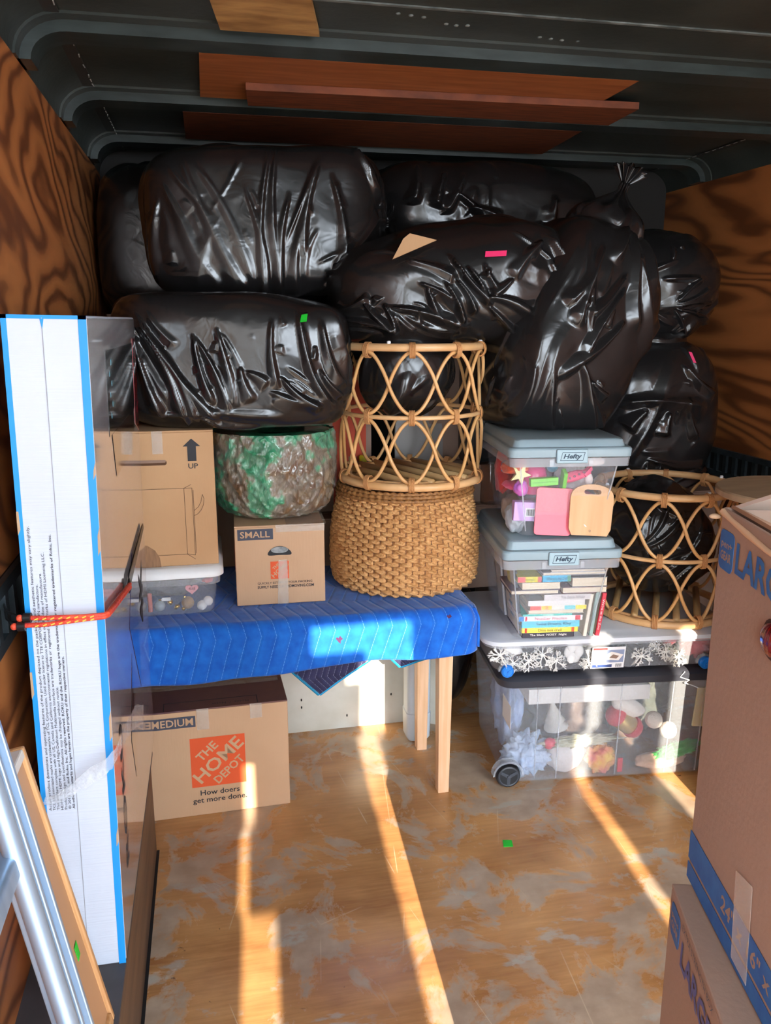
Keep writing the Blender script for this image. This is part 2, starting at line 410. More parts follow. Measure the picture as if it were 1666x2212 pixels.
def carton(name, label, w, d, h, loc, rotz=0, m=None, cat='box', open_top=False, flapgap=0.004, topm=None):
    """cardboard box: four-walled body, two long top flaps over the end flaps"""
    m = m or M_CARD; root = thing(name, label, cat, loc, (0, 0, rotz)); t = 0.005; hx, hy = w / 2, d / 2
    mb = MB()
    o = [(-hx, -hy), (hx, -hy), (hx, hy), (-hx, hy)]; i = [(-hx + t, -hy + t), (hx - t, -hy + t), (hx - t, hy - t), (-hx + t, hy - t)]
    zt = h - (0 if open_top else t)
    vs = [(x, y, 0) for x, y in o] + [(x, y, zt) for x, y in o] + [(x, y, zt) for x, y in i] + [(x, y, t) for x, y in i]
    fs = [(3, 2, 1, 0), (12, 13, 14, 15)]
    for k in range(4):
        q = (k + 1) % 4; fs += [(k, q, 4 + q, 4 + k), (4 + k, 4 + q, 8 + q, 8 + k), (8 + k, 8 + q, 12 + q, 12 + k)]
    bevel(part('body', mb.add(vs, fs), m, root), 0.003, 2)
    if not open_top:
        tm = topm or m
        bevel(part('flap', MB().box(-hx, hx, -hy, -flapgap / 2, h - t, h), tm, root), 0.0015)
        bevel(part('flap', MB().box(-hx, hx, flapgap / 2, hy, h - t, h), tm, root), 0.0015)
    return root

def depot_logo(root, cx, cz, s, M, bg, small=False):
    """orange square with the three slanting stencil words in the box's own colour"""
    patch(root, 'logo_square', rect(cx - s / 2, cx + s / 2, cz - s / 2, cz + s / 2), M, M_ORANGE)
    k = s
    for w, dx, dz, ww, hh in (('THE', -0.20, 0.22, 0.44, 0.17), ('HOME', 0.0, 0.02, 1.10, 0.26), ('DEPOT', 0.19, -0.19, 0.68, 0.165)):
        text(root, w, M @ T(cx + dx * k, cz + dz * k, 0.0006), bg, w=ww * k, h=hh * k, spin=42, bold=0.02, shear=0.0, name='logo_word')

# ------------------------------------------------------------------ bench table with blue blanket
tbl = thing('bench_table', 'long low table with pale square pine legs beneath the blue blanket', 'table', (0.2, 2.52, 0))
part('tabletop', MB().box(-0.53, 0.52, -0.23, 0.30, 0.595, 0.625), M_PINE, tbl)
part('apron', MB().box(-0.48, 0.48, -0.19, -0.17, 0.535, 0.595), M_PINE, tbl)
for x, y in ((0.485, -0.185), (0.485, 0.095), (-0.5, 0.27), (-0.5, -0.185)):
    a, b = 0.024, 0.018
    mb = MB().add([(x-b,y-b,0),(x+b,y-b,0),(x+b,y+b,0),(x-b,y+b,0),(x-a,y-a,0.595),(x+a,y-a,0.595),(x+a,y+a,0.595),(x-a,y+a,0.595)],
                  [(0,3,2,1),(4,5,6,7),(0,1,5,4),(1,2,6,5),(2,3,7,6),(3,0,4,7)])
    bevel(part('leg', mb, M_PINE, tbl), 0.002)

def quilt_mat(name, base, base2, stitch, pu=0.043, pv=0.15, slant=0.32):
    """zigzag quilting stitches over a soft woven ground, laid out on the cloth's own uv in metres"""
    m = bpy.data.materials.new(name); m.use_nodes = True; N, L = nodes(m); b = N['Principled BSDF']
    uv = N.new('ShaderNodeUVMap'); sp = N.new('ShaderNodeSeparateXYZ'); L.new(uv.outputs[0], sp.inputs[0])
    def mth(op, a, c=None):
        n = N.new('ShaderNodeMath'); n.operation = op
        for i, x in enumerate((a, c)):
            if x is None: continue
            if isinstance(x, (int, float)): n.inputs[i].default_value = x
            else: L.new(x, n.inputs[i])
        return n.outputs[0]
    zig = mth('PINGPONG', sp.outputs[1], pv)
    x = mth('DIVIDE', mth('ADD', sp.outputs[0], mth('MULTIPLY', zig, slant)), pu)
    d = mth('MULTIPLY', mth('PINGPONG', x, 0.5), pu)                      # metres from the nearest stitch line
    line = mth('LESS_THAN', d, 0.0008)
    dash = mth('LESS_THAN', mth('FRACT', mth('DIVIDE', sp.outputs[1], 0.0085)), 0.78)
    ln = mth('MULTIPLY', line, dash)
    tc = N.new('ShaderNodeTexCoord'); nz = N.new('ShaderNodeTexNoise'); nz.inputs['Scale'].default_value = 26; nz.inputs['Detail'].default_value = 6; L.new(tc.outputs['Object'], nz.inputs['Vector'])
    r = N.new('ShaderNodeValToRGB'); r.color_ramp.elements[0].position = 0.3; r.color_ramp.elements[1].position = 0.7; r.color_ramp.elements[0].color = lin(base); r.color_ramp.elements[1].color = lin(base2); L.new(nz.outputs[0], r.inputs[0])
    mx = N.new('ShaderNodeMix'); mx.data_type = 'RGBA'; L.new(ln, mx.inputs['Factor']); L.new(r.outputs[0], mx.inputs['A']); mx.inputs['B'].default_value = lin(stitch); L.new(mx.outputs['Result'], b.inputs['Base Color'])
    b.inputs['Roughness'].default_value = 0.8; b.inputs['Sheen Weight'].default_value = 0.25; b.inputs['Sheen Roughness'].default_value = 0.5; b.inputs['Specular IOR Level'].default_value = 0.25
    puff = mth('MINIMUM', d, 0.008)
    hgt = mth('ADD', puff, mth('MULTIPLY', nz.outputs[0], 0.002))
    bp = N.new('ShaderNodeBump'); bp.inputs['Strength'].default_value = 0.6; bp.inputs['Distance'].default_value = 0.6; L.new(hgt, bp.inputs['Height']); L.new(bp.outputs[0], b.inputs['Normal'])
    return m
def cloth_part(name, pts, nu, nv, uvs, m, parent, thick=0.008):
    me = bpy.data.meshes.new(name); fs = [(j*nu+i, j*nu+i+1, (j+1)*nu+i+1, (j+1)*nu+i) for j in range(nv-1) for i in range(nu-1)]
    me.from_pydata(pts, [], fs); me.update(); me.materials.append(m)
    ul = me.uv_layers.new(name='UVMap'); idx = np.empty(len(me.loops), dtype=np.int32); me.loops.foreach_get('vertex_index', idx)
    ul.data.foreach_set('uv', np.array(uvs, dtype=np.float32)[idx].ravel())
    me.polygons.foreach_set('use_smooth', [True] * len(me.polygons))
    o = link(name, me, parent); s = o.modifiers.new('thickness', 'SOLIDIFY'); s.thickness = thick; s.offset = -1
    return o
M_BLUE = quilt_mat('quilt_blue', (10, 84, 184), (24, 110, 208), (90, 150, 225))
M_NAVY = quilt_mat('quilt_navy', (38, 38, 70), (56, 56, 92), (120, 124, 150), 0.02, 0.06, 0.6)
bl = thing('moving_blanket', 'bright blue quilted moving blanket draped over the low table', 'blanket', (0.2, 2.52, 0.63))
nu, nv = 150, 60; pts = []; uvs = []
prof = []                                             # back edge, across the top, round the front, down to the hem
for k in range(30): prof.append((0.32 - (0.32 + 0.235) * k / 29, 0.016))
for k in range(1, 11):
    a = math.pi / 2 * k / 10; prof.append((-0.235 - 0.024 * math.sin(a), 0.016 - 0.024 * (1 - math.cos(a))))
for k in range(1, nv - 40 + 1): prof.append((-0.259 - 0.002 * k / 20, -0.008 - 0.115 * k / 20))
acc = [0]
for a, c in zip(prof, prof[1:]): acc.append(acc[-1] + math.dist(a, c))
rnd = random.Random(5)
for j in range(nv):
    for i in range(nu):
        s = i / (nu - 1); x = -0.55 + 1.12 * s; y, z = prof[j]; fall = max(0, acc[j] - acc[29]) / (acc[-1] - acc[29])
        z += fall * (-0.016 * (1 - s) * 0 + 0.012 * math.sin(x * 7) * 0.5 - 0.008 * math.sin(x * 17 + 1) * 0.4) - fall * fall * 0.018 * (1 - s)
        y += fall * (0.006 * math.sin(x * 11) + 0.003 * math.sin(x * 29))
        if j < 30: z += 0.002 * math.sin(x * 23 + y * 9) * math.sin(y * 31)
        e = max(0, (x - 0.52) / 0.05)               # the right end rolls over and hangs
        if e > 0:
            z -= 0.012 * e * e * (1 - fall)
            y += 0.03 * e * e
        pts.append((x, y, z)); uvs.append((x, acc[j]))
cloth_part('quilted_cloth', pts, nu, nv, uvs, M_BLUE, bl, 0.008)
pts = []; uvs = []; nu2, nv2 = 40, 16                    # end that hangs down past the right edge of the table
for j in range(nv2):
    for i in range(nu2):
        t = i / (nu2 - 1); q = j / (nv2 - 1); y = -0.245 + 0.55 * t
        x = 0.556 + 0.016 * math.sin(min(1, q * 3) * math.pi / 2) + 0.006 * math.sin(t * 16); z = 0.012 - 0.125 * q
        pts.append((x, y, z)); uvs.append((y, q * 0.12 + 0.55))
cloth_part('hanging_end', pts, nu2, nv2, uvs, M_BLUE, bl, 0.008)
M_STAIN = mat('stain', (70, 30, 70), 0.8)
for x, z, r_ in ((0.14, -0.045, 0.008), (0.475, 0.0, 0.006), (0.478, -0.014, 0.006)):
    part('stain', MB().prism([(r_ * math.cos(a) * (1 + 0.5 * math.sin(3 * a)), r_ * 1.2 * math.sin(a) * (1 + 0.4 * math.cos(5 * a))) for a in [k * 0.39 for k in range(16)]], 0.0006, T(x, -0.2665, z) @ F_FRONT), M_STAIN, bl)

# second blanket: navy corners with turquoise binding that hang below the table
M_TEAL = mat('binding_teal', (16, 150, 200), 0.7, bump=0.1, bscale=120)
def hang_corner(label, poly, Y, navy=True):
    """corner of a folded quilt: flat quilted sheet in the XZ plane, bound along the two lower edges"""
    root = thing('packing_quilt', label, 'blanket', (poly[1][0], Y, poly[1][1]))
    ox, oz = poly[1]; q = [(x - ox, z - oz) for x, z in poly]
    n = 14; pts = []; uvs = []
    for j in range(n):                                # from top edge to the tip
        t = j / (n - 1)
        a = Vector(q[0]).lerp(Vector(q[1]), t); b = Vector(q[2]).lerp(Vector(q[1]), t)
        for i in range(n):
            c = a.lerp(b, i / (n - 1)); y = 0.012 * math.sin(c.x * 30) * (1 - t)
            pts.append((c.x, y, c.y)); uvs.append((c.x + c.y * 0.3, c.y))
    cloth_part('quilted_cloth', pts, n, n, uvs, M_NAVY, root, 0.008)
    for a, b in ((q[0], q[1]), (q[1], q[2])):
        mb = MB(); path = []
        for k in range(12):
            t = k / 11; x = a[0] + (b[0] - a[0]) * t; z = a[1] + (b[1] - a[1]) * t; tt = t if a is q[0] else 1 - t
            path.append((x, 0.012 * math.sin(x * 30) * (1 - tt) + 0.002, z))
        part('binding', mb.tube(path, 0.0105, 8, flat=0.8), M_TEAL, root, 60)
    return root
hang_corner('navy quilted blanket corner bound in turquoise, larger of the two under the table', [(0.052, 0.592), (0.30, 0.33), (0.70, 0.592)], 2.44)
hang_corner('small navy quilted blanket corner bound in turquoise beside the table legs', [(0.40, 0.58), (0.575, 0.386), (0.74, 0.425)], 2.475)

# ------------------------------------------------------------------ cartons
med = carton('moving_box', 'cardboard moving box marked MEDIUM on the floor under the blue blanket', 0.425, 0.36, 0.358, (-0.026, 2.535, 0), 1.5, M_CARDL, topm=mat('carton_top_shaded', (120, 84, 74), 0.6, c2=(96, 66, 72), scale=5))  # top flaps coloured darker than the body, shade under the table painted in
Mf = T(0, -0.181, 0) @ F_FRONT
depot_logo(med, -0.005, 0.18, 0.165, Mf, M_CARDL)
text(med, 'How doers\nget more done.', Mf @ T(-0.005, 0.062, 0.0005), M_INK, w=0.165, h=0.048, bold=0.012)
patch(med, 'size_panel', rect(-0.2, -0.067, 0.302, 0.338), Mf, M_INKBLUE)
text(med, 'MEDIUM', Mf @ T(-0.135, 0.32, 0.0006), M_CARDL, w=0.122, h=0.024, bold=0.014)
for x in (-0.045, 0.115):
    patch(med, 'tape', rect(x - 0.018, x + 0.018, 0.31 - 0.02 * (x < 0), 0.3585), Mf @ T(0, 0, 0.0006), M_TAPE)
part('tape', MB().box(-0.2, 0.2, -0.03, 0.03, 0.3582, 0.3588), M_TAPE, med)
for x0, x1, y0, y1 in ((-0.16, 0.12, -0.125, -0.122), (-0.16, -0.157, -0.175, -0.122), (0.12, 0.123, -0.175, -0.122), (-0.1, 0.1, 0.05, 0.053)):
    patch(med, 'print_line', rect(x0, x1, y0, y1), T(0, 0, 0.3583), M_INK)
text(med, 'Notes  /  Notas', T(0.04, -0.155, 0.3585), M_INK, w=0.11, h=0.012, spin=180)

sm = carton('moving_box', 'small cardboard box marked SMALL with a hand hole on the blue blanket', 0.268, 0.30, 0.248, (0.190, 2.552, 0.657), -1.5, M_CARDL)
Mf = T(0, -0.151, 0) @ F_FRONT
patch(sm, 'size_panel', rect(-0.125, -0.02, 0.205, 0.238), Mf, M_INKBLUE)
text(sm, 'SMALL', Mf @ T(-0.0735, 0.2215, 0.0006), M_CARDL, w=0.088, h=0.02, bold=0.014)
hole = []
for k in range(24):
    a = k * math.pi / 12; hole.append((0.036 * math.cos(a) - 0.002, 0.163 + 0.014 * math.sin(a) + 0.010 * (1 - math.cos(a) ** 2) - 0.004))
patch(sm, 'hand_hole', hole, Mf, mat('hole_dark', (20, 24, 32), 0.6))
patch(sm, 'bag_inside', [(0.026 * math.cos(a) - 0.002, 0.171 + 0.010 * math.sin(a)) for a in [k * math.pi / 8 for k in range(16)]], Mf @ T(0, 0, 0.0005), mat('grey_film', (90, 100, 108), 0.25, c2=(150, 160, 166), scale=40))
depot_logo(sm, -0.003, 0.108, 0.055, Mf, M_CARDL)
text(sm, 'QUICKLY ESTIMATE YOUR PACKING', Mf @ T(0.012, 0.068, 0.0005), M_INK, w=0.165, h=0.008, bold=0.006)
text(sm, 'SUPPLY NEEDS AT HDMOVING.COM', Mf @ T(0.014, 0.056, 0.0005), M_INK, w=0.17, h=0.009, bold=0.02)
tp = patch(sm, 'tape', [(-0.012, 0.0), (0.022, 0.0), (0.02, 0.14), (-0.006, 0.14)], Mf @ T(0, 0, 0.0007), M_TAPE)
patch(sm, 'tape', rect(-0.012, 0.134, 0.226, 0.249), Mf @ T(0, 0, 0.0007), M_TAPE)
part('tape', MB().box(0.02, 0.14, -0.155, 0.05, 0.248, 0.2487), M_TAPE, sm)
Ml = T(-0.135, 0, 0) @ F_LEFT
depot_logo(sm, 0.06, 0.14, 0.09, Ml, M_CARDL)
# brown carton seen in the gap behind the small one
bk = carton('storage_box', 'plain brown box in shadow between the small box and the woven basket', 0.16, 0.2, 0.30, (0.385, 2.88, 0.525), 0, M_CARDD)
part('tape', MB().box(-0.08, 0.08, -0.025, 0.025, 0.3, 0.3007), M_TAPE, bk)

# carton with the UP arrow
upb = carton('appliance_box', 'tall cardboard box printed with an UP arrow on the white bin lid', 0.285, 0.34, 0.392, (-0.1385, 2.53, 0.8085), 0, M_CARD)
Mf = T(0, -0.171, 0) @ F_FRONT
ax, az = 0.082, 0.335
patch(upb, 'up_arrow', [(ax - 0.012, az - 0.03), (ax + 0.012, az - 0.03), (ax + 0.012, az + 0.012), (ax + 0.024, az + 0.012), (ax, az + 0.034), (ax - 0.024, az + 0.012), (ax - 0.012, az + 0.012)], Mf, M_INK)
text(upb, 'UP', Mf @ T(ax + 0.002, az - 0.044, 0.0005), M_INK, w=0.027, h=0.015, bold=0.015)
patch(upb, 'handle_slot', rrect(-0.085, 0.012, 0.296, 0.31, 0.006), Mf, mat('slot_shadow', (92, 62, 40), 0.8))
patch(upb, 'handle_fold', rrect(-0.083, 0.01, 0.303, 0.311, 0.004), Mf @ T(0, 0, 0.0005), M_CARDD)
M_LINE = mat('thin_print', (96, 72, 54), 0.7)
def stroke(root, pts, M, w=0.0012):
    mb = MB()
    for a, c in zip(pts, pts[1:]):
        d = Vector((c[0] - a[0], c[1] - a[1])); n = Vector((-d.y, d.x)).normalized() * w / 2
        mb.prism([(a[0] - n.x, a[1] - n.y), (c[0] - n.x, c[1] - n.y), (c[0] + n.x, c[1] + n.y), (a[0] + n.x, a[1] + n.y)], 0.0003, M)
    part('line_drawing', mb, M_LINE, root)
stroke(upb, [(-0.13, 0.228), (0.055, 0.228), (0.075, 0.238)], Mf)
stroke(upb, [(0.055, 0.228), (0.055, 0.035), (0.077, 0.03), (0.077, 0.228), (0.055, 0.228)], Mf)
stroke(upb, [(0.08, 0.222), (0.08, 0.035)], Mf)
stroke(upb, [(-0.13, 0.034), (0.055, 0.034), (0.077, 0.018)], Mf)
stroke(upb, [(0.08, 0.162), (0.092, 0.172), (0.1, 0.186), (0.105, 0.208), (0.109, 0.196), (0.107, 0.178), (0.1, 0.163), (0.09, 0.152), (0.08, 0.147)], Mf)
patch(upb, 'tape', rect(-0.025, 0.004, 0.328, 0.392), Mf @ T(0, 0, 0.0007), M_TAPE)
patch(upb, 'paper_scrap', [(-0.14, 0.0), (-0.02, 0.0), (-0.023, 0.028), (-0.035, 0.05), (-0.055, 0.065), (-0.10, 0.073), (-0.14, 0.075)], Mf @ T(0, 0, 0.0004), mat('scuffed_card', (160, 122, 90), 0.8, c2=(140, 106, 80), scale=30, stretch=(8, 1, 1)))
Mr = T(0.1435, 0, 0) @ F_RIGHT
patch(upb, 'side_print', rrect(-0.12, 0.08, 0.20, 0.33, 0.03), Mr, mat('print_dark_teal', (36, 62, 66), 0.6))
patch(upb, 'side_print', rrect(-0.13, 0.1, 0.06, 0.17, 0.03), Mr, MATS['print_dark_teal'])

# ------------------------------------------------------------------ television carton on the ledge
M_TVW = mat('tv_carton_white', (194, 202, 216), 0.4, c2=(186, 194, 208), scale=4, bump=0.12, bscale=90, bstretch=(0.1, 0.1, 3))
M_TVB = mat('tv_carton_blue', (24, 140, 214), 0.4)
M_TVG = mat('tv_carton_gloss', (186, 184, 188), 0.10, coat=1.0, spec=0.6)
tv = thing('television_box', 'tall white and blue television box standing on the left ledge', 'box', (-0.268, 1.40, 0.3165), (0, 1.0, 0))
w_, h_, d_ = 0.126, 1.192, 0.895
body = part('body', MB().box(-w_/2, w_/2 - 0.0008, 0, d_, 0, h_), M_TVW, tv); bevel(body, 0.004, 2)
part('side_print', MB().box(w_/2 - 0.0008, w_/2, 0.006, d_ - 0.004, 0.004, h_ - 0.004), M_TVG, tv)
Mf = T(0, -0.0006, 0) @ F_FRONT
patch(tv, 'blue_border', rect(-w_/2, -w_/2 + 0.0085, 0, h_), Mf, M_TVB)
patch(tv, 'blue_border', rect(w_/2 - 0.0125, w_/2, 0, h_), Mf, M_TVB)
patch(tv, 'blue_border', rect(-w_/2, w_/2, h_ - 0.006, h_), Mf, M_TVB)
patch(tv, 'flap_seam', rect(-0.0035, -0.0025, 0.0, h_ - 0.004), Mf @ T(0, 0, 0.0003), mat('seam_grey', (150, 152, 160), 0.7))
patch(tv, 'flap_notch', [(-0.006, h_ - 0.006), (0.0, h_ - 0.006), (-0.003, h_ - 0.022)], Mf @ T(0, 0, 0.0004), M_TVB)
M_FINE = mat('fine_print', (40, 42, 50), 0.6)
TXT = ['Actual product dimensions and operating features of the product depicted on the packaging and aesthetic features may vary slightly.',
       'TCL and associated marks are trademarks of TCL Corporation. Used under license to TTE CORPORATION manufacture.',
       'This product complies with all US, Canada and California environmental regulations in effect on the date of manufacture.',
       'HDMI, the HDMI logo and High-Definition Multimedia Interface are trademarks or registered trademarks of HDMI Licensing LLC.',
       'Product design and specifications may be changed without notice.',
       '© 2018 TCL and Roku, Inc. All rights reserved. ROKU and the ROKU logo are the trademarks or registered trademarks of Roku, Inc.',
       'All other trademarks and logos herein are the property of their respective owners.']
LEN = [0.52, 0.42, 0.44, 0.475, 0.235, 0.505, 0.29]
for k, (s_, l_) in enumerate(zip(TXT, LEN)):
    text(tv, s_, Mf @ T(-0.0475 + 0.0065 * k, 0.335 + l_ / 2, 0.0006), M_FINE, w=l_, h=0.0058, spin=90, bold=0.012 if k > 4 else 0.0, name='fine_print')
Mr = T(w_ / 2 + 0.0004, 0, 0) @ F_RIGHT
def gl(c, n): return mat('gloss_' + n, c, 0.10, coat=1.0, spec=0.6)
patch(tv, 'screen_picture', rect(0.22, 0.80, 0.97, 1.13), Mr, gl((46, 56, 62), 'screen'))
patch(tv, 'picture_red', [(0.78, 0.93), (0.885, 0.90), (0.885, 1.14), (0.80, 1.14)], Mr @ T(0, 0, 0.0003), gl((176, 22, 40), 'red'))
patch(tv, 'picture_maroon', [(0.30, 0.88), (0.72, 0.88), (0.74, 0.97), (0.26, 0.97)], Mr @ T(0, 0, 0.0003), gl((60, 20, 28), 'maroon'))
for k in range(6):
    patch(tv, 'picture_tile', rect(0.27 + 0.03 * (k % 2), 0.30 + 0.03 * (k % 2), 1.0 + 0.02 * k, 1.01 + 0.02 * k), Mr @ T(0, 0, 0.0003), gl((60, 150, 170), 'teal'))
patch(tv, 'print_wedge', [(0.38, 0.53), (0.58, 0.30), (0.60, 0.60), (0.52, 0.66)], Mr, gl((58, 52, 120), 'violet'))
patch(tv, 'print_wedge', [(0.30, 0.30), (0.36, 0.18), (0.40, 0.46)], Mr, gl((70, 40, 40), 'brown'))
text(tv, '4K', Mr @ T(0.70, 0.50, 0.0005), M_INK, w=0.16, h=0.10, spin=90, bold=0.02)
text(tv, 'ROKU', Mr @ T(0.12, 0.28, 0.0005), M_INK, w=0.30, h=0.04, spin=90, bold=0.02)
# torn kraft bits along the corner
M_KRAFT = mat('torn_kraft', (176, 146, 116), 0.85)
for z, l_ in ((0.46, 0.06), (0.80, 0.05), (0.93, 0.03), (0.25, 0.04)):
    patch(tv, 'torn_edge', [(w_/2 - 0.004, z), (w_/2 + 0.0005, z + 0.01), (w_/2 + 0.0005, z + l_), (w_/2 - 0.003, z + l_ - 0.015)], Mf @ T(0, 0, 0.0008), M_KRAFT)
for z, l_ in ((0.84, 0.04), (0.55, 0.05)):
    patch(tv, 'torn_edge', [(-w_/2 - 0.0005, z), (-w_/2 + 0.004, z + 0.01), (-w_/2 + 0.003, z + l_), (-w_/2 - 0.0005, z + l_)], Mf @ T(0, 0, 0.0008), M_KRAFT)

# ------------------------------------------------------------------ bungee cord over the television carton
M_CORD = mat('bungee_orange', (224, 84, 52), 0.6, c2=(200, 50, 40), scale=60, bump=0.3, bscale=200)
M_FLECK = mat('bungee_yellow', (240, 196, 80), 0.6)
M_BLACKP = mat('black_plastic', (22, 20, 22), 0.35)
M_WIRE = mat('hook_wire', (120, 122, 126), 0.3, metal=0.9)
bun = thing('bungee_cord', 'doubled orange bungee cord hooked to the wall track across the white box', 'cord', (-0.312, 1.385, 1.013))
for k, (dz, dx) in enumerate(((0.008, 0.010), (-0.006, 0.0))):
    path = [(-0.006 + dx, -0.002, dz * 0.9), (0.03, -0.006, dz * 0.8), (0.09, -0.006, dz * 0.35 + 0.002), (0.121, -0.006, dz * 0.25 + 0.003)]
    path += [(0.1265, 0.002, dz * 0.3 + 0.003), (0.1265, 0.08, dz * 0.3 - 0.012), (0.1265, 0.37, dz * 0.5 - 0.065)]
    part('cord', MB().tube(path, 0.0042, 8), M_CORD, bun, 60)
    mb = MB()
    for q in range(8):
        t = q / 8; x = 0.012 + 0.1 * t; z = dz * (0.85 - 0.55 * t) + 0.002 * t
        mb.tube([(x, -0.0098, z - 0.001), (x + 0.006, -0.0098, z + 0.0012)], 0.0012, 5)
    part('yellow_fleck', mb, M_FLECK, bun)
    part('collar', MB().tube([(-0.016 + dx, -0.002, dz), (-0.004 + dx, -0.003, dz)], 0.0085, 12), M_BLACKP, bun, 50)
    part('cord_end', MB().ball((-0.022 + dx, -0.002, dz), 0.006, 10, 7), M_CORD, bun, 80)
    part('hook', MB().tube([(-0.02 + dx, 0, dz), (-0.045, 0.05, dz - 0.004), (-0.062, 0.11, dz - 0.006), (-0.066, 0.118, dz - 0.02), (-0.062, 0.112, dz - 0.03)], 0.002, 6), M_WIRE, bun, 60)
part('webbing', MB().add([(0.1215, 0.36, -0.080), (0.1215, 0.40, -0.048), (0.1215, 0.82, -0.034), (0.1215, 0.83, -0.052)], [(0, 1, 2, 3)]).add([(0.124, 0.36, -0.080), (0.124, 0.40, -0.048), (0.124, 0.82, -0.034), (0.124, 0.83, -0.052)], [(3, 2, 1, 0)]), M_BLACKP, bun)
part('clasp', MB().ball((0.1245, 0.375, -0.066), 0.017, 12, 8, (0.25, 1, 1)), M_BLACKP, bun, 60)

# twisted strip of clear film round the carton
M_FILM = mat('clear_film', (205, 210, 218), 0.12, alpha=0.42, bump=0.7, bscale=55, spec=0.9)
def ribbon(pts, widths, up, n=40, wob=0.004, seed=1):
    P = [Vector(p) for p in pts]; out = []; rnd = random.Random(seed); m_ = 7
    for i in range(n):
        t = i / (n - 1) * (len(P) - 1); k = min(int(t), len(P) - 2); f = t - k
        p0 = P[max(k - 1, 0)]; p1 = P[k]; p2 = P[k + 1]; p3 = P[min(k + 2, len(P) - 1)]
        c = 0.5 * ((2 * p1) + (p2 - p0) * f + (2 * p0 - 5 * p1 + 4 * p2 - p3) * f * f + (3 * p1 - p0 - 3 * p2 + p3) * f ** 3)
        w = widths[k] * (1 - f) + widths[k + 1] * f
        for j in range(m_):
            out.append(tuple(c + Vector(up) * w * (j / (m_ - 1) - 0.5) + Vector((rnd.uniform(-1, 1), rnd.uniform(-1, 1), rnd.uniform(-1, 1))) * wob * 0.4))
    return MB().grid(out, m_, n)
solo('plastic_film', ribbon([(-0.315, 1.375, 0.685), (-0.28, 1.365, 0.70), (-0.235, 1.366, 0.728), (-0.198, 1.368, 0.752), (-0.184, 1.41, 0.765), (-0.178, 1.6, 0.72), (-0.176, 1.75, 0.64)], [0.012, 0.02, 0.034, 0.03, 0.03, 0.05, 0.06], (0.1, 0, 1)), M_FILM,
     'crumpled strip of clear plastic film stuck across the lower white box', 'plastic film', smooth=60)

# ------------------------------------------------------------------ panel and aluminium ladder leaning in the near left corner
M_PANEL = mat('tan_board', (190, 146, 108), 0.5, c2=(182, 138, 100), scale=3)
M_PANELEDGE = mat('pale_wood_edge', (206, 160, 110), 0.55, c2=(176, 128, 82), scale=10, stretch=(8, 8, 0.5))
M_ALU = mat('aluminium', (150, 172, 196), 0.42, metal=0.75, c2=(170, 190, 210), scale=6, stretch=(6, 6, 0.4))
pn = thing('framed_panel', 'tan framed board leaning on the wall beside the white television box', 'board', (-0.219, 1.275, 0.3165), (0, -10.6, 0))
part('panel', MB().box(-0.006, 0.0, -0.15, -0.012, 0.02, 0.525), M_PANEL, pn)
bevel(part('frame_rail', MB().box(-0.018, 0.007, -0.012, 0.0, 0, 0.54), M_PANELEDGE, pn), 0.003)
bevel(part('frame_rail', MB().box(-0.018, 0.007, -0.15, -0.0125, 0.525, 0.54), mat('white_edge', (214, 206, 196), 0.5), pn), 0.003)
bevel(part('frame_rail', MB().box(-0.018, 0.007, -0.15, -0.0125, 0, 0.02), M_PANELEDGE, pn), 0.003)
bevel(part('frame_rail', MB().box(-0.018, 0.007, -0.162, -0.1505, 0, 0.54), M_PANELEDGE, pn), 0.003)
solo('tape_scrap', MB().prism([(0, 0), (0.016, 0.001), (0.018, 0.026), (0.001, 0.025)], 0.0008, F_RIGHT), M_GREENT, 'bright green tape scrap stuck on the tan leaning board', 'tape', (-0.2505, 1.212, 0.490), (0, -10.6, 0))

lad = thing('ladder', 'shiny aluminium ladder leaning at the near left corner', 'ladder', (-0.162, 1.0, 0.3165), (0, -9.2, 0))
def rail(y0, y1, x0, x1, h0, h1, nm='rail'):
    o = part(nm, MB().box(x0, x1, y0, y1, h0, h1), M_ALU, lad); bevel(o, 0.002); return o
rail(-0.010, 0.0, -0.022, 0.006, 0.0, 0.80)            # web of the far stile
rail(-0.018, -0.010, -0.012, 0.012, 0.0, 0.80, 'stile_bead')
rail(-0.036, -0.018, -0.022, 0.004, 0.0, 0.80, 'stile_face')
rail(-0.044, -0.036, -0.012, 0.010, 0.0, 0.80, 'stile_bead')
rail(-0.058, -0.044, -0.022, 0.002, 0.0, 0.80, 'stile_face')
part('round_lip', MB().tube([(0.0, -0.064, 0), (0.0, -0.064, 0.8)], 0.0125, 14), M_ALU, lad, 60)
for z in (0.06, 0.30, 0.56):
    part('rung', MB().rloft([(0, 0.012, 0.016, 0.008), (0.34, 0.012, 0.016, 0.008)], 4).moved(T(-0.008, -0.06, z) @ Matrix.Rotation(R(90), 4, 'X')), M_ALU, lad, 40)
rail(-0.44, -0.40, -0.022, 0.012, 0.0, 0.80)
part('brace', MB().tube([(-0.005, -0.07, 0.10), (-0.005, -0.38, 0.28)], 0.012, 8, flat=0.4), M_ALU, lad, 60)
# ------------------------------------------------------------------ clear bins
M_CLEAR = mat('clear_plastic', (214, 220, 228), 0.14, alpha=0.08, spec=0.7)
M_CLEARRIB = mat('clear_plastic_thick', (218, 224, 232), 0.16, alpha=0.34, spec=0.7)
M_MILKY = mat('milky_plastic', (210, 216, 224), 0.28, alpha=0.12, spec=0.5)
M_MILKYRIM = mat('milky_plastic_thick', (206, 212, 220), 0.32, alpha=0.32)
M_LIDGREY = mat('lid_bluegrey', (148, 168, 176), 0.38, c2=(140, 160, 168), scale=6)
M_LIDDARK = mat('lid_charcoal', (50, 52, 60), 0.42)
M_LATCH = mat('latch_paleblue', (158, 184, 194), 0.4)
M_NAVYINK = mat('latch_ink', (18, 48, 70), 0.5)

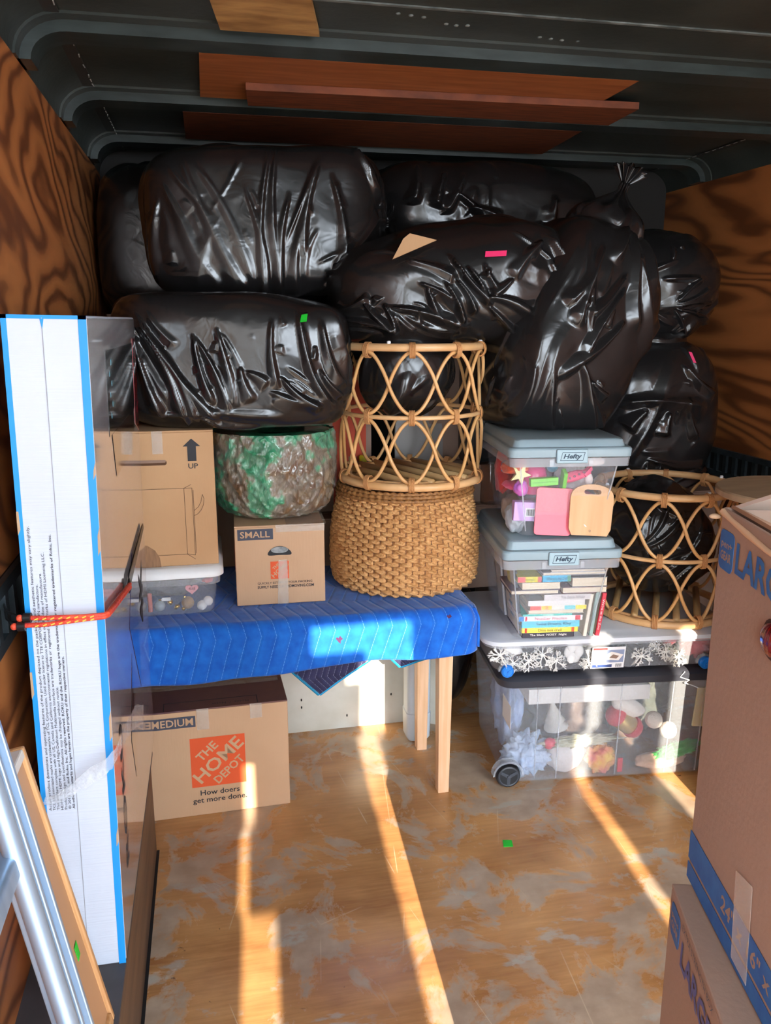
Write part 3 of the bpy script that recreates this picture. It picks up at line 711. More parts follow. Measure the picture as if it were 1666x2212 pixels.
def shell(mb, lv, t=0.0022, seg=5):
    """thin-walled open tub from rounded-rectangle levels"""
    inner = [(z + (t if k == 0 else 0), hx - t, hy - t, max(r - t, 0.002)) for k, (z, hx, hy, r) in enumerate(lv)]
    mb.rloft(lv + inner[::-1], seg, True, True); return mb

def latch_bin(label, loc, rot, H):
    """clear tub with blue-grey lid: skirt, raised middle, front latch with the maker's mark"""
    root = thing('storage_bin', label, 'storage bin', loc, (0, 0, rot)); k = H / 0.325
    bx, by, tx, ty = 0.128, 0.185, 0.16, 0.218
    part('tub', shell(MB(), [(0, bx - 0.012, by - 0.012, 0.02), (0.006, bx, by, 0.026), (0.262 * k, tx, ty, 0.022)]), M_CLEAR, root, 40)
    part('tub_rim', MB().rloft([(0.240 * k, tx - 0.0005, ty - 0.0005, 0.022), (0.240 * k, 0.178, 0.236, 0.02), (0.268 * k, 0.18, 0.238, 0.02), (0.268 * k, tx - 0.003, ty - 0.003, 0.02)], 5, False, False), M_CLEARRIB, root, 40)
    for sx in (-1, 1):                                  # faint corner ribs
        part('tub_rib', MB().tube([(sx * (bx - 0.016), -by - 0.0005, 0.02), (sx * (tx - 0.016), -ty - 0.0005, 0.24 * k)], 0.0022, 6), M_CLEARRIB, root, 60)
    zt = 0.27 * k
    bevel(part('lid', MB().rloft([(zt, 0.182, 0.24, 0.02), (zt + 0.022, 0.184, 0.242, 0.022), (zt + 0.028, 0.18, 0.238, 0.022), (zt + 0.028, 0.168, 0.226, 0.022), (H - 0.004, 0.162, 0.22, 0.022), (H, 0.157, 0.215, 0.022)], 5), M_LIDGREY, root, 35), 0.0015, 1)
    bevel(part('front_latch', MB().box(-0.046, 0.046, -0.249, -0.236, zt - 0.016, zt + 0.0245), M_LATCH, root), 0.003, 2)
    M = T(0, -0.2495, zt + 0.004) @ F_FRONT
    fr = [(-0.036, -0.0125), (0.031, -0.0125), (0.037, 0.0125), (-0.030, 0.0125)]
    inn = [(-0.0345, -0.0108), (0.030, -0.0108), (0.0352, 0.0108), (-0.0292, 0.0108)]
    mb = MB().add([(M @ Vector((x, y, 0.0004))) for x, y in fr + inn], [(i, (i + 1) % 4, 4 + (i + 1) % 4, 4 + i) for i in range(4)])
    part('mark_border', mb, M_NAVYINK, root)
    text(root, 'Hefty', M @ T(0, -0.0008, 0.0005), M_NAVYINK, w=0.054, h=0.018, bold=0.03, shear=0.25)
    for sx in (-1, 1):
        part('catch_block', MB().box(sx * 0.058 - 0.006, sx * 0.058 + 0.006, -0.242, -0.236, zt - 0.026, zt - 0.006), M_CLEARRIB, root)
    return root
latch_bin('clear bin of books with a blue-grey lid, lower of the two stacked bins', (1.030, 2.418, 0.541), -7, 0.325)
latch_bin('clear bin of toys with a blue-grey lid, upper of the two stacked bins', (1.040, 2.420, 0.8665), -7, 0.30)

# ------------------------------------------------------------------ books in the lower bin
SLOPE = -0.1228
def fy(x, base): return base + SLOPE * (x - 1.0)
M_PAGES = mat('paper_edge', (226, 214, 192), 0.8, c2=(206, 192, 168), scale=60, stretch=(0.05, 0.05, 6))
def cov(c): return mat('cover_%d_%d_%d' % c, c, 0.45)
def book(label, x0, x1, z0, z1, c, face='spine', words=None, ink=(40, 40, 50), d=0.15, tilt=0, blocks=(), base=2.232, tw=0.7, th=0.55, tx=0):
    cx = (x0 + x1) / 2; w = x1 - x0; h = z1 - z0
    root = thing('book', label, 'book', (cx, fy(cx, base), z0), (0, tilt, -7), 'books in the lower clear bin')
    hx = w / 2; t = 0.0016
    if face == 'spine':
        part('cover', MB().rloft([(0, hx, 0.004, 0.003), (h, hx, 0.004, 0.003)], 4, True, True).moved(T(0, 0.004, 0)).box(-hx, hx, 0.004, d, 0, t).box(-hx, hx, 0.004, d, h - t, h), cov(c), root, 50)
        part('page_block', MB().box(-hx + 0.003, hx - 0.003, 0.008, d - 0.003, t, h - t), M_PAGES, root)
        M = T(0, -0.0004, h / 2) @ F_FRONT
        for (a, b_, bc) in blocks: patch(root, 'spine_band', rect(-hx + a * w, -hx + b_ * w, -h / 2 + 0.0006, h / 2 - 0.0006), M, cov(bc), 0.0003)
        if words: text(root, words, M @ T(tx * w, 0, 0.0006), cov(ink), w=w * tw, h=h * th, bold=0.01)
    else:
        part('cover', MB().box(-hx, hx, 0, d, 0, t).box(-hx, hx, 0, d, h - t, h).box(-hx, hx, d - 0.002, d, 0, h), cov(c), root)
        part('page_block', MB().box(-hx + 0.003, hx - 0.002, 0.0025, d - 0.003, t, h - t), M_PAGES, root)
    return root
book('dark board book titled The Silent Noisy Night at the bottom of the pile', 0.905, 1.07, 0.547, 0.563, (52, 50, 62), 'spine', 'The Silent  NOISY  Night', (232, 226, 220))
book('yellow book with the spine title Dios nos creo', 0.904, 1.081, 0.5632, 0.579, (240, 222, 84), 'spine', 'Dios nos creó', (110, 84, 40), tw=0.42, blocks=((0.05, 0.09, (214, 60, 40)), (0.88, 0.93, (214, 90, 50))))
book('light blue book titled Sweet Dreams Kitty', 0.903, 1.085, 0.5792, 0.601, (96, 196, 222), 'spine', 'Sweet Dreams, Kitty', (40, 66, 96), tw=0.6, tx=0.05)
book('white book titled Number Practice with a blue corner', 0.893, 1.094, 0.6012, 0.617, (226, 226, 230), 'spine', 'Number Practice', (196, 60, 80), tw=0.5, blocks=((0.0, 0.08, (30, 130, 200)), (0.88, 0.96, (206, 40, 60)), (0.1, 0.13, (206, 40, 60))))
book('thin turquoise book above the white number practice book', 0.905, 1.061, 0.6172, 0.6235, (70, 190, 180), 'spine', blocks=((0.4, 0.62, (150, 214, 200)),))
book('pale paged book just below the 1 2 counting book', 0.921, 1.096, 0.6237, 0.636, (200, 196, 190), 'pages')
book('counting board book with red 1 and yellow 2 on its spine', 0.927, 1.103, 0.6362, 0.650, (222, 218, 210), 'spine', '1   2', (200, 60, 60), tw=0.25, tx=-0.3, th=0.7, blocks=((0.0, 0.19, (226, 92, 84)), (0.2, 0.38, (244, 206, 92)), (0.61, 0.8, (104, 196, 206)), (0.81, 1.0, (244, 216, 70))))
book('plain white board book above the counting book', 0.920, 1.099, 0.6502, 0.667, (216, 214, 212), 'spine')
book('grey white book titled The Storm Whale tilted near the middle', 0.969, 1.118, 0.6672, 0.685, (206, 202, 202), 'spine', 'The Storm Whale', (120, 110, 116), tw=0.5, tx=0.1)
book('thick paged book sticking out at the left of the pile', 0.866, 1.015, 0.6872, 0.701, (90, 76, 88), 'pages')
book('paperback with page edges forward at the right above the white spine', 1.024, 1.165, 0.6872, 0.707, (120, 80, 90), 'pages')
book('wide paged book under the red and yellow spine', 0.898, 1.020, 0.7012, 0.726, (70, 60, 84), 'pages')
book('stack-top paged book at the right below the flat magazines', 1.0525, 1.165, 0.7072, 0.738, (90, 100, 110), 'pages')
book('bright blue spined book with dark upside down letters', 0.962, 1.0495, 0.7262, 0.746, (60, 178, 220), 'spine', 'Where Is the Cat?', (20, 60, 90), tw=0.75, blocks=((0.88, 1.0, (60, 140, 110)),))
book('book with red and yellow blocks on its spine at upper left', 0.886, 0.9595, 0.7262, 0.744, (216, 206, 60), 'spine', blocks=((0.0, 0.32, (236, 92, 96)), (0.84, 1.0, (200, 90, 90))), words='animals', ink=(120, 130, 40), tw=0.4)
book('grey magazine lying flat on the books', 0.961, 1.160, 0.7462, 0.756, (168, 170, 178), 'pages')
book('second grey magazine on top of the book pile', 0.986, 1.155, 0.7562, 0.764, (180, 180, 188), 'pages')
book('cream upright book leaning right of the pile', 1.096, 1.108, 0.547, 0.684, (222, 214, 196), 'spine', tilt=7, d=0.12)
book('grey green upright book near the right wall of the bin', 1.116, 1.128, 0.547, 0.69, (150, 176, 170), 'spine', tilt=6, d=0.12)
bk_ = book('red upright picture book at the right wall of the bin', 1.135, 1.149, 0.547, 0.686, (206, 52, 70), 'spine', tilt=7, d=0.12)
text(bk_, "We're at the Zoo", T(0, -0.0008, 0.07) @ F_FRONT, cov((240, 220, 220)), w=0.1, h=0.007, spin=-90)
dk = book('tall dark book with big HOL letters standing against the left wall', 0.9075, 0.9195, 0.547, 0.77, (40, 46, 60), 'spine', base=2.262, d=0.16, tilt=-7)
text(dk, 'HOL', T(-0.0066, 0.075, 0.12) @ F_LEFT, cov((120, 160, 170)), w=0.16, h=0.045, spin=90, bold=0.02)
patch(dk, 'letter_bar', rect(-0.09, -0.05, 0.15, 0.2), T(-0.0064, 0, 0) @ F_LEFT, cov((214, 200, 90)))
book('white booklet standing at the far left inside the bin', 0.925, 0.933, 0.547, 0.76, (206, 208, 210), 'spine', base=2.44, d=0.10, tilt=-7)

# ------------------------------------------------------------------ toys in the upper bin
def soft(name, label, cat, c, loc, sc, c2=None, seed=0, amp=0.12, rough=0.85, n=(40, 26), freq=5, rot=(0, 0, 0)):
    """lumpy soft toy or cloth bundle"""
    nu, nv = n; p = []
    for j in range(nv):
        th = math.pi * j / (nv - 1)
        for i in range(nu):
            a = 2 * math.pi * i / nu; p.append((math.sin(th) * math.cos(a), math.sin(th) * math.sin(a), -math.cos(th)))
    p = np.array(p); q = p * (1 + amp * vnoise(p * freq * 0.5 + 9, seed) + amp * 0.5 * vnoise(p * freq + 3, seed + 1))[:, None] * np.array(sc)
    return solo(name, MB().grid([tuple(x) for x in q], nu, nv, True), mat('soft_' + label[:22], c, rough, c2=c2, scale=20, bump=0.3, bscale=60, sheen=0.2), label, cat, loc, rot, 180)
def slab(poly, t, M=F_FRONT): return MB().prism(poly, t, M)
pb = thing('cutting_board', 'pink rectangular board leaning inside the toy bin front', 'cutting board', (0.981, fy(0.981, 2.228), 0.874), (-7, 4, -7))
bevel(part('board', slab(rrect(-0.056, 0.056, 0, 0.142, 0.010), 0.006).moved(T(0, 0, 0)), mat('pink_board', (246, 116, 134), 0.45), pb), 0.001)
wb = thing('cutting_board', 'wooden cutting board with slot handle leaning inside the toy bin', 'cutting board', (1.088, fy(1.088, 2.216), 0.874), (-6, 4, -7))
prof_b = [(-0.064, 0.008), (-0.056, 0), (0.056, 0), (0.064, 0.008), (0.066, 0.11)] + [(0.066 * math.cos(a), 0.118 + 0.036 * math.sin(a)) for a in [k * math.pi / 12 for k in range(1, 12)]] + [(-0.066, 0.11)]
def holed(poly, hole, t, M):
    """slab with a slot: outer and hole outlines sampled at the same angles and bridged"""
    def samp(pl, c, n=48):
        out = []
        for k in range(n):
            a = 2 * math.pi * k / n; d = Vector((math.cos(a), math.sin(a))); best = None
            for p, q in zip(pl, pl[1:] + pl[:1]):
                e = Vector(q) - Vector(p); den = d.x * e.y - d.y * e.x
                if abs(den) < 1e-12: continue
                w = Vector(p) - c; s_ = (w.x * e.y - w.y * e.x) / den; u_ = (w.x * d.y - w.y * d.x) / den
                if s_ > 0 and -1e-6 <= u_ <= 1 + 1e-6 and (best is None or s_ > best): best = s_
            out.append(tuple(c + d * (best or 0.001)))
        return out
    xs = [p[0] for p in hole]; ys = [p[1] for p in hole]; c = Vector(((min(xs) + max(xs)) / 2, (min(ys) + max(ys)) / 2))
    A = samp(poly, c); B = samp(hole, c); n = len(A)
    vs = [(x, y, 0) for x, y in A] + [(x, y, 0) for x, y in B] + [(x, y, t) for x, y in A] + [(x, y, t) for x, y in B]
    fs = []
    for i in range(n):
        k = (i + 1) % n
        fs += [(k, i, n + i, n + k), (2*n + i, 2*n + k, 3*n + k, 3*n + i), (i, k, 2*n + k, 2*n + i), (n + k, n + i, 3*n + i, 3*n + k)]
    return MB().add([M @ Vector(p) for p in vs], fs)
part('board', holed(prof_b, rrect(-0.026, 0.026, 0.124, 0.138, 0.0068), 0.007, F_FRONT), mat('wood_board', (222, 176, 126), 0.5, c2=(212, 164, 112), scale=6, stretch=(8, 8, 0.6)), wb)
text(wb, 'Q', T(0.0, -0.0076, 0.014) @ F_FRONT, M_INK, h=0.007)
patch(wb, 'plastic_glint', [(-0.02, 0.034), (-0.015, 0.027), (-0.010, 0.026), (-0.014, 0.031)], T(0, -0.0074, 0) @ F_FRONT, M_WHITE)
M_LIME = mat('lime_plastic', (112, 206, 40), 0.35)
gs = thing('toy_stamp', 'lime green plastic toy with a bar and square plate', 'toy', (0.965, fy(0.965, 2.25), 1.0), (0, -3, -7))
bevel(part('bar', MB().box(-0.046, 0.038, -0.012, 0.012, 0.022, 0.046), M_LIME, gs), 0.002)
part('bar_groove', MB().box(-0.04, 0.034, -0.0128, -0.0119, 0.033, 0.0345), mat('lime_dark', (70, 140, 20), 0.5), gs)
bevel(part('plate', MB().rloft([(0, 0.034, 0.017, 0.007), (0.012, 0.034, 0.017, 0.007)], 4).moved(T(0.05, 0, 0.034) @ Matrix.Rotation(R(90), 4, 'Y') @ Matrix.Rotation(R(25), 4, 'Z')), M_LIME, gs), 0.002)
jar = thing('toy_pot', 'shiny hot pink toy pot behind the lime green bar', 'toy', (0.952, fy(0.952, 2.315), 0.975), (0, 0, 0))
M_HOT = mat('hot_pink', (226, 52, 128), 0.2, coat=0.4)
part('body', MB().lathe([(0.0, 0), (0.036, 0.002), (0.042, 0.02), (0.043, 0.06), (0.038, 0.085), (0.03, 0.095), (0.0, 0.097)], 26, cap0=False, cap1=False), M_HOT, jar, 50)
part('base_band', MB().lathe([(0.044, 0.004), (0.046, 0.008), (0.044, 0.014)], 26, cap0=False, cap1=False), mat('dark_plum', (62, 20, 52), 0.4), jar, 60)
soft('toy_ball', 'purple and pink toy pouch left of the hot pink pot', 'toy', (150, 70, 190), (0.9, fy(0.9, 2.272), 1.01), (0.022, 0.018, 0.024), (226, 90, 200), 4, 0.1, 0.35)
lx = thing('toy_box', 'small lilac carton with a barcode label low in the toy bin', 'box', (0.905, fy(0.905, 2.262), 0.9145), (0, 3, -7))
bevel(part('carton', MB().box(-0.033, 0.033, -0.016, 0.016, 0, 0.058), mat('lilac', (208, 172, 232), 0.5), lx), 0.002)
patch(lx, 'barcode_label', rect(0.002, 0.031, 0.014, 0.04), T(0, -0.0162, 0) @ F_FRONT, M_WHITE)
mb = MB()
for k in range(9): mb.prism(rect(0.005 + k * 0.0027, 0.0062 + k * 0.0027 + 0.0006 * (k % 3), 0.017, 0.037), 0.0003, T(0, -0.0167, 0) @ F_FRONT)
part('barcode_bars', mb, M_INK, lx, kind='stuff')
soft('plush_toy', 'grey plush at the lower left of the toy bin', 'plush', (150, 156, 162), (0.892, fy(0.89, 2.29), 0.915), (0.03, 0.035, 0.045), (176, 180, 186), 2, 0.15)
soft('plush_toy', 'beige grey plush against the left wall of the toy bin', 'plush', (176, 160, 148), (0.93, 2.42, 0.915), (0.035, 0.07, 0.045), (150, 140, 130), 12, 0.15)
cl = thing('clog', 'pink foam clog with round holes near the top right of the toy bin', 'shoe', (1.072, fy(1.072, 2.268), 1.024), (0, -16, -7))
M_CLOG = mat('clog_pink', (236, 74, 120), 0.55)
sh = []
nu, nv = 24, 14
for j in range(nv):
    t = j / (nv - 1); xx = -0.042 + 0.084 * t; hw = 0.018 * (math.sin(math.pi * (0.08 + 0.84 * t)) ** 0.45); hh = 0.026 * (1 - 0.45 * t) * math.sin(math.pi * (0.06 + 0.88 * t)) ** 0.4
    for i in range(nu):
        a = 2 * math.pi * i / nu; sh.append((xx, hw * math.cos(a), 0.02 + hh * math.sin(a) * (1 if math.sin(a) > 0 else 0.55)))
part('upper', MB().grid(sh, nu, nv, True), M_CLOG, cl, 80)
for k in range(4):
    part('vent_hole', MB().lathe([(0.0035, 0), (0.0035, 0.002)], 10).moved(T(-0.026 + 0.015 * k, -0.0185, 0.026 + 0.002 * k) @ F_FRONT), mat('clog_hole', (120, 80, 100), 0.7), cl)
part('strap', MB().tube([(0.02, -0.017, 0.02), (0.046, -0.01, 0.034), (0.05, 0.006, 0.036), (0.03, 0.017, 0.024)], 0.004, 6, flat=1.6), M_CLOG, cl, 60)
soft('plush_toy', 'small white plush head right of the clog', 'plush', (226, 214, 210), (1.10, fy(1.10, 2.262), 1.035), (0.013, 0.012, 0.02), None, 5, 0.1)
soft('plush_toy', 'white fluffy plush at the top right corner of the toy bin', 'plush', (232, 220, 216), (1.128, fy(1.128, 2.29), 1.088), (0.028, 0.02, 0.016), None, 6, 0.25, freq=9)
soft('plush_toy', 'large white fluffy plush behind the clog', 'plush', (222, 212, 212), (1.09, 2.36, 1.03), (0.055, 0.05, 0.045), (205, 196, 200), 8, 0.2, freq=9)
soft('toy_ball', 'teal ball behind the lime green plate', 'toy', (24, 130, 160), (1.008, fy(1.008, 2.31), 1.068), (0.018, 0.018, 0.018), None, 3, 0.02, 0.4)
st = []
for k in range(10):
    a = math.pi / 2 + k * math.pi / 5; r_ = 0.032 if k % 2 == 0 else 0.013; st.append((r_ * math.cos(a), r_ * math.sin(a) * 1.1))
solo('toy_star', slab(st, 0.012), mat('pale_yellow', (232, 230, 170), 0.5), 'pale yellow pointed toy at the upper left of the toy bin', 'toy', (0.893, fy(0.893, 2.266), 1.055), (0, 25, -7))
soft('toy_fabric', 'orange cloth toy by the upper left corner of the toy bin', 'toy', (232, 110, 74), (0.895, 2.33, 1.07), (0.035, 0.06, 0.02), (222, 90, 60), 3, 0.25, rot=(0, -25, 0))
soft('toy_fabric', 'long red cloth toy along the left wall of the toy bin', 'toy', (198, 66, 60), (0.905, 2.46, 1.03), (0.022, 0.05, 0.07), (170, 50, 60), 13, 0.25)
soft('toy_fabric', 'pink folded cloth left of the purple pouch', 'toy', (226, 90, 130), (0.896, 2.345, 1.008), (0.028, 0.045, 0.013), None, 14, 0.15)
soft('toy_fabric', 'blue cloth toy in the upper left of the toy bin', 'toy', (60, 130, 180), (0.9, 2.40, 1.055), (0.02, 0.03, 0.02), None, 15, 0.2)
soft('toy_fabric', 'dusky pink soft toy behind the wooden board', 'toy', (206, 96, 110), (1.09, 2.33, 0.935), (0.06, 0.06, 0.06), (180, 80, 100), 16, 0.25)
soft('toy_fabric', 'pink rose soft toy filling the back of the toy bin', 'toy', (196, 110, 130), (1.03, 2.52, 0.98), (0.10, 0.08, 0.09), (160, 150, 160), 17, 0.25)

# ------------------------------------------------------------------ rolling under-bed box
ub = thing('underbed_box', 'flat clear wheeled storage box with blue wheels', 'storage bin', (1.242, 2.478, 0.398), (0, 0, -6))
part('tub', shell(MB(), [(0.006, 0.365, 0.2, 0.05), (0.012, 0.375, 0.21, 0.055), (0.112, 0.40, 0.228, 0.055)]), M_MILKY, ub, 40)
part('tub_rim', MB().rloft([(0.104, 0.402, 0.23, 0.055), (0.104, 0.414, 0.24, 0.055), (0.118, 0.414, 0.24, 0.055), (0.118, 0.402, 0.23, 0.055)], 6, False, False), M_MILKYRIM, ub, 40)
part('lid', MB().rloft([(0.114, 0.42, 0.246, 0.06), (0.128, 0.422, 0.248, 0.06), (0.133, 0.41, 0.236, 0.06), (0.133, 0.385, 0.21, 0.05), (0.137, 0.38, 0.205, 0.05)], 6), mat('milky_lid', (226, 230, 236), 0.3, alpha=0.86), ub, 40)
M_WHEELB = mat('wheel_blue', (20, 120, 214), 0.35)
def wheel(root, x, y, z, r, w, m, hub=None, n=28):
    mb = MB().lathe([(r * 0.35, -w / 2), (r * 0.9, -w / 2), (r, -w * 0.3), (r, w * 0.3), (r * 0.9, w / 2), (r * 0.35, w / 2)], n)
    o = part('wheel', mb.moved(T(x, y, z) @ F_FRONT), m, root, 40)
    face = MB().lathe([(r * 0.72, 0), (r * 0.78, 0.0015), (r * 0.84, 0)], n, cap0=False, cap1=False)
    for k in range(3):
        a = k * 2.094 + 0.5; face.prism([(r * 0.15 * math.cos(a + 1.4), r * 0.15 * math.sin(a + 1.4)), (r * 0.75 * math.cos(a + 0.15), r * 0.75 * math.sin(a + 0.15)), (r * 0.75 * math.cos(a - 0.15), r * 0.75 * math.sin(a - 0.15)), (r * 0.15 * math.cos(a - 1.4), r * 0.15 * math.sin(a - 1.4))], 0.002)
    link('wheel_spokes', face.moved(T(x, y - w / 2 - 0.0001, z) @ F_FRONT).mesh('wheel_spokes', hub or m, 40), o)
    hc = MB().lathe([(r * 0.16, 0), (r * 0.14, 0.003), (0.0, 0.004)], 12, cap0=False, cap1=False)
    link('hub_cap', hc.moved(T(x, y - w / 2 - 0.002, z) @ F_FRONT).mesh('hub_cap', hub or m, 50), o)
for x in (-0.34, 0.315): wheel(ub, x, -0.222, 0.0215, 0.0205, 0.02, M_WHEELB)
for x in (-0.34, 0.315): wheel(ub, x, 0.215, 0.0215, 0.0205, 0.02, M_WHEELB)
for x in (-0.34, 0.315):
    arch = [(0.028 * math.cos(a), 0.028 * math.sin(a)) for a in [k * math.pi / 10 for k in range(11)]] + [(0.024 * math.cos(a), 0.024 * math.sin(a)) for a in [k * math.pi / 10 for k in range(10, -1, -1)]]
    part('wheel_arch', MB().prism(arch, 0.012, T(x, -0.212, 0.0205) @ F_FRONT), M_MILKYRIM, ub)
Mu = T(0, -0.2335, 0) @ Matrix.Rotation(R(-10), 4, 'X') @ F_FRONT
patch(ub, 'product_label', rect(-0.07, 0.04, 0.018, 0.094), T(0, -0.2215, 0) @ Matrix.Rotation(R(8), 4, 'X') @ F_FRONT, mat('label_white', (224, 222, 222), 0.3), 0.0006)
Ml_ = T(0, -0.2222, 0) @ Matrix.Rotation(R(8), 4, 'X') @ F_FRONT
patch(ub, 'label_band', rect(-0.065, 0.0, 0.021, 0.031), Ml_, mat('label_navy', (50, 70, 120), 0.4))
patch(ub, 'label_band', rect(-0.066, -0.02, 0.085, 0.092), Ml_, mat('label_red', (200, 60, 60), 0.4))
patch(ub, 'label_picture', [(-0.066, 0.038), (0.036, 0.038), (0.036, 0.084), (-0.066, 0.084)], Ml_, mat('label_grey', (128, 140, 168), 0.4))
patch(ub, 'label_picture_bed', [(-0.03, 0.05), (0.02, 0.045), (0.034, 0.066), (-0.006, 0.078), (-0.028, 0.064)], Ml_ @ T(0, 0, 0.0006), mat('label_cream', (222, 214, 206), 0.4))
patch(ub, 'label_picture_box', [(-0.012, 0.056), (0.012, 0.052), (0.02, 0.062), (0.0, 0.068)], Ml_ @ T(0, 0, 0.0012), mat('label_brown', (130, 104, 90), 0.4))
mb = MB()
for k in range(7): mb.prism(rect(0.012 + k * 0.003, 0.0135 + k * 0.003, 0.021, 0.033), 0.0003, Ml_)
part('barcode_bars', mb, M_INK, ub, kind='stuff')

M_FROST = mat('frosted_white', (232, 230, 224), 0.8)
M_BOUGH = mat('dark_bough', (58, 66, 58), 0.85, c2=(80, 84, 74), scale=30)
def coral(label, loc, r, seed, m, name='frosted_branch', group='frosted branches in the flat wheeled box', cat='branch', flat=0.6, n=16):
    """stubby branching sprig"""
    rnd = random.Random(seed); mb = MB()
    def grow(p, d, l, rad, dep):
        q = p + d * l; mb.tube([tuple(p), tuple(p.lerp(q, 0.5)), tuple(q)], [rad, rad * 0.9, rad * 0.5], 5)
        if dep:
            for _ in range(3):
                e = (d + Vector((rnd.uniform(-1, 1), rnd.uniform(-1, 1) * flat, rnd.uniform(-1, 1))) * 0.9).normalized()
                grow(p.lerp(q, rnd.uniform(0.4, 1)), e, l * 0.62, rad * 0.72, dep - 1)
    for k in range(9):
        a = k * 0.7 + rnd.uniform(-0.3, 0.3); grow(Vector((0, 0, 0)), Vector((math.cos(a), rnd.uniform(-0.4, 0.4), math.sin(a) * 0.8)).normalized(), r * 0.62, r * 0.06, 3)
    return solo(name, mb, m, label, cat, loc, (0, 0, 0), None, group)
def uy(x): return 2.291 - 0.105 * (x - 0.9)
for k, (x, z, r_, lab) in enumerate(((0.858, 0.472, 0.034, 'at the far left of'), (0.90, 0.442, 0.028, 'beside the left blue wheel of'), (0.95, 0.448, 0.03, 'right of the left blue wheel in'), (0.995, 0.468, 0.034, 'below the book bin in the middle of'), (1.04, 0.445, 0.03, 'low before the white ruffled flower in'), (1.145, 0.44, 0.028, 'at the left side of the label on'), (1.32, 0.448, 0.03, 'just right of the label on'), (1.40, 0.46, 0.028, 'in the right half of'), (1.44, 0.44, 0.026, 'near the right blue wheel of'), (1.36, 0.485, 0.02, 'up under the lid at the right of'))):
    coral('white frosted sprig ' + lab + ' the flat clear box', (x, uy(x) + 0.004, z), r_ * 1.15, 20 + k, M_FROST)
for k, (x, lab) in enumerate(((0.96, 'left'), (1.12, 'middle'), (1.30, 'right middle'), (1.44, 'right'))):
    coral('dark green artificial bough in the ' + lab + ' of the flat clear box', (x, uy(x) + 0.09, 0.46), 0.06, 40 + k, M_BOUGH, 'artificial_bough', 'dark boughs in the flat wheeled box', flat=1)
soft('felt_bird', 'white felt bird with black eye behind the clear box wall', 'ornament', (230, 230, 228), (0.90, uy(0.90) + 0.012, 0.488), (0.034, 0.014, 0.016), None, 7, 0.06, rot=(0, 22, 0))
rf = thing('ruffled_flower', 'white ruffled fabric flower beside the label in the flat box', 'ornament', (1.10, uy(1.10) + 0.012, 0.455))
for k in range(6):
    a = k * math.pi / 3; part('petal', MB().ball((0.017 * math.cos(a), 0.003 * (k % 2), 0.014 + 0.021 * math.sin(a)), 0.02, 12, 8, (0.8, 0.35, 1)), mat('petal_white', (226, 224, 220), 0.8), rf, 180)
soft('tinsel', 'red fuzzy tinsel at the right end of the flat clear box', 'tinsel', (206, 84, 92), (1.535, 2.285, 0.465), (0.05, 0.03, 0.04), (224, 120, 124), 9, 0.4, freq=14)
soft('ornament', 'dark red ornament behind the boughs at right in the flat box', 'ornament', (120, 44, 56), (1.46, 2.33, 0.475), (0.03, 0.03, 0.03), None, 10, 0.1)
# ------------------------------------------------------------------ big wheeled tote
tt = thing('wheeled_tote', 'large clear tote with charcoal lid and black wheel on the floor', 'storage bin', (1.276, 2.49, 0.0), (0, 0, -6))
part('tub', shell(MB(), [(0.004, 0.352, 0.2, 0.02), (0.012, 0.36, 0.207, 0.024), (0.362, 0.382, 0.226, 0.03)]), M_MILKY, tt, 40)
for x in (-0.265, -0.19, 0.015, 0.19, 0.30):
    part('tub_rib', MB().tube([(x * 0.985, -0.2085, 0.016), (x, -0.2265, 0.35)], 0.002, 6), M_MILKYRIM, tt, 60)
part('lid', MB().rloft([(0.357, 0.392, 0.236, 0.05), (0.381, 0.396, 0.24, 0.052), (0.388, 0.39, 0.234, 0.05), (0.394, 0.372, 0.216, 0.045)], 6), M_LIDDARK, tt, 40)
M_WHEELK = mat('wheel_black', (26, 28, 32), 0.4)
wheel(tt, -0.352, -0.212, 0.041, 0.041, 0.034, M_WHEELK, mat('wheel_grey', (64, 68, 76), 0.35))
part('wheel_arch', MB().prism([(0.052 * math.cos(a), 0.052 * math.sin(a)) for a in [k * math.pi / 12 for k in range(13)]] + [(0.046 * math.cos(a), 0.046 * math.sin(a)) for a in [k * math.pi / 12 for k in range(12, -1, -1)]], 0.03, T(-0.352, -0.196, 0.041) @ F_FRONT), M_MILKYRIM, tt, 40)
part('side_label', MB().prism(rect(0.04, 0.14, 0.27, 0.345), 0.0006, T(-0.3835, -0.2, 0) @ F_LEFT), M_WHITE, tt)
part('plastic_string', MB().tube([(0.215, -0.2425, 0.392), (0.20, -0.243, 0.374), (0.232, -0.243, 0.362), (0.22, -0.238, 0.35), (0.25, -0.233, 0.338), (0.27, -0.232, 0.328)], 0.0016, 6), M_WHITE, tt, 60)

def ty(x): return 2.318 - 0.105 * (x - 0.92)           # just inside the front wall of the tote
soft('crumpled_cloth', 'crumpled pale blue cloth at the left end of the tote', 'cloth', (150, 168, 196), (0.985, ty(0.985) + 0.055, 0.075), (0.075, 0.05, 0.068), (176, 190, 212), 21, 0.35, n=(70, 46), freq=11)
soft('crumpled_cloth', 'pale blue cloth hanging along the left wall of the tote', 'cloth', (130, 148, 184), (0.97, 2.52, 0.2), (0.04, 0.1, 0.15), (160, 174, 204), 22, 0.25, n=(60, 40), freq=8)
wbx = thing('flat_carton', 'flat white carton lying high across the tote', 'box', (1.18, ty(1.18) + 0.09, 0.282), (0, 0, -6))
bevel(part('carton', MB().box(-0.205, 0.205, -0.085, 0.08, 0, 0.052), mat('carton_offwhite', (206, 202, 198), 0.6), wbx), 0.002)
patch(wbx, 'seam_line', rect(-0.1, -0.098, 0.004, 0.05), T(0, -0.0853, 0) @ F_FRONT, M_LINE)
tr = thing('tabletop_tree', 'small white felt tree standing left of middle in the tote', 'ornament', (1.08, ty(1.08) + 0.035, 0.165), (0, -12, 0))
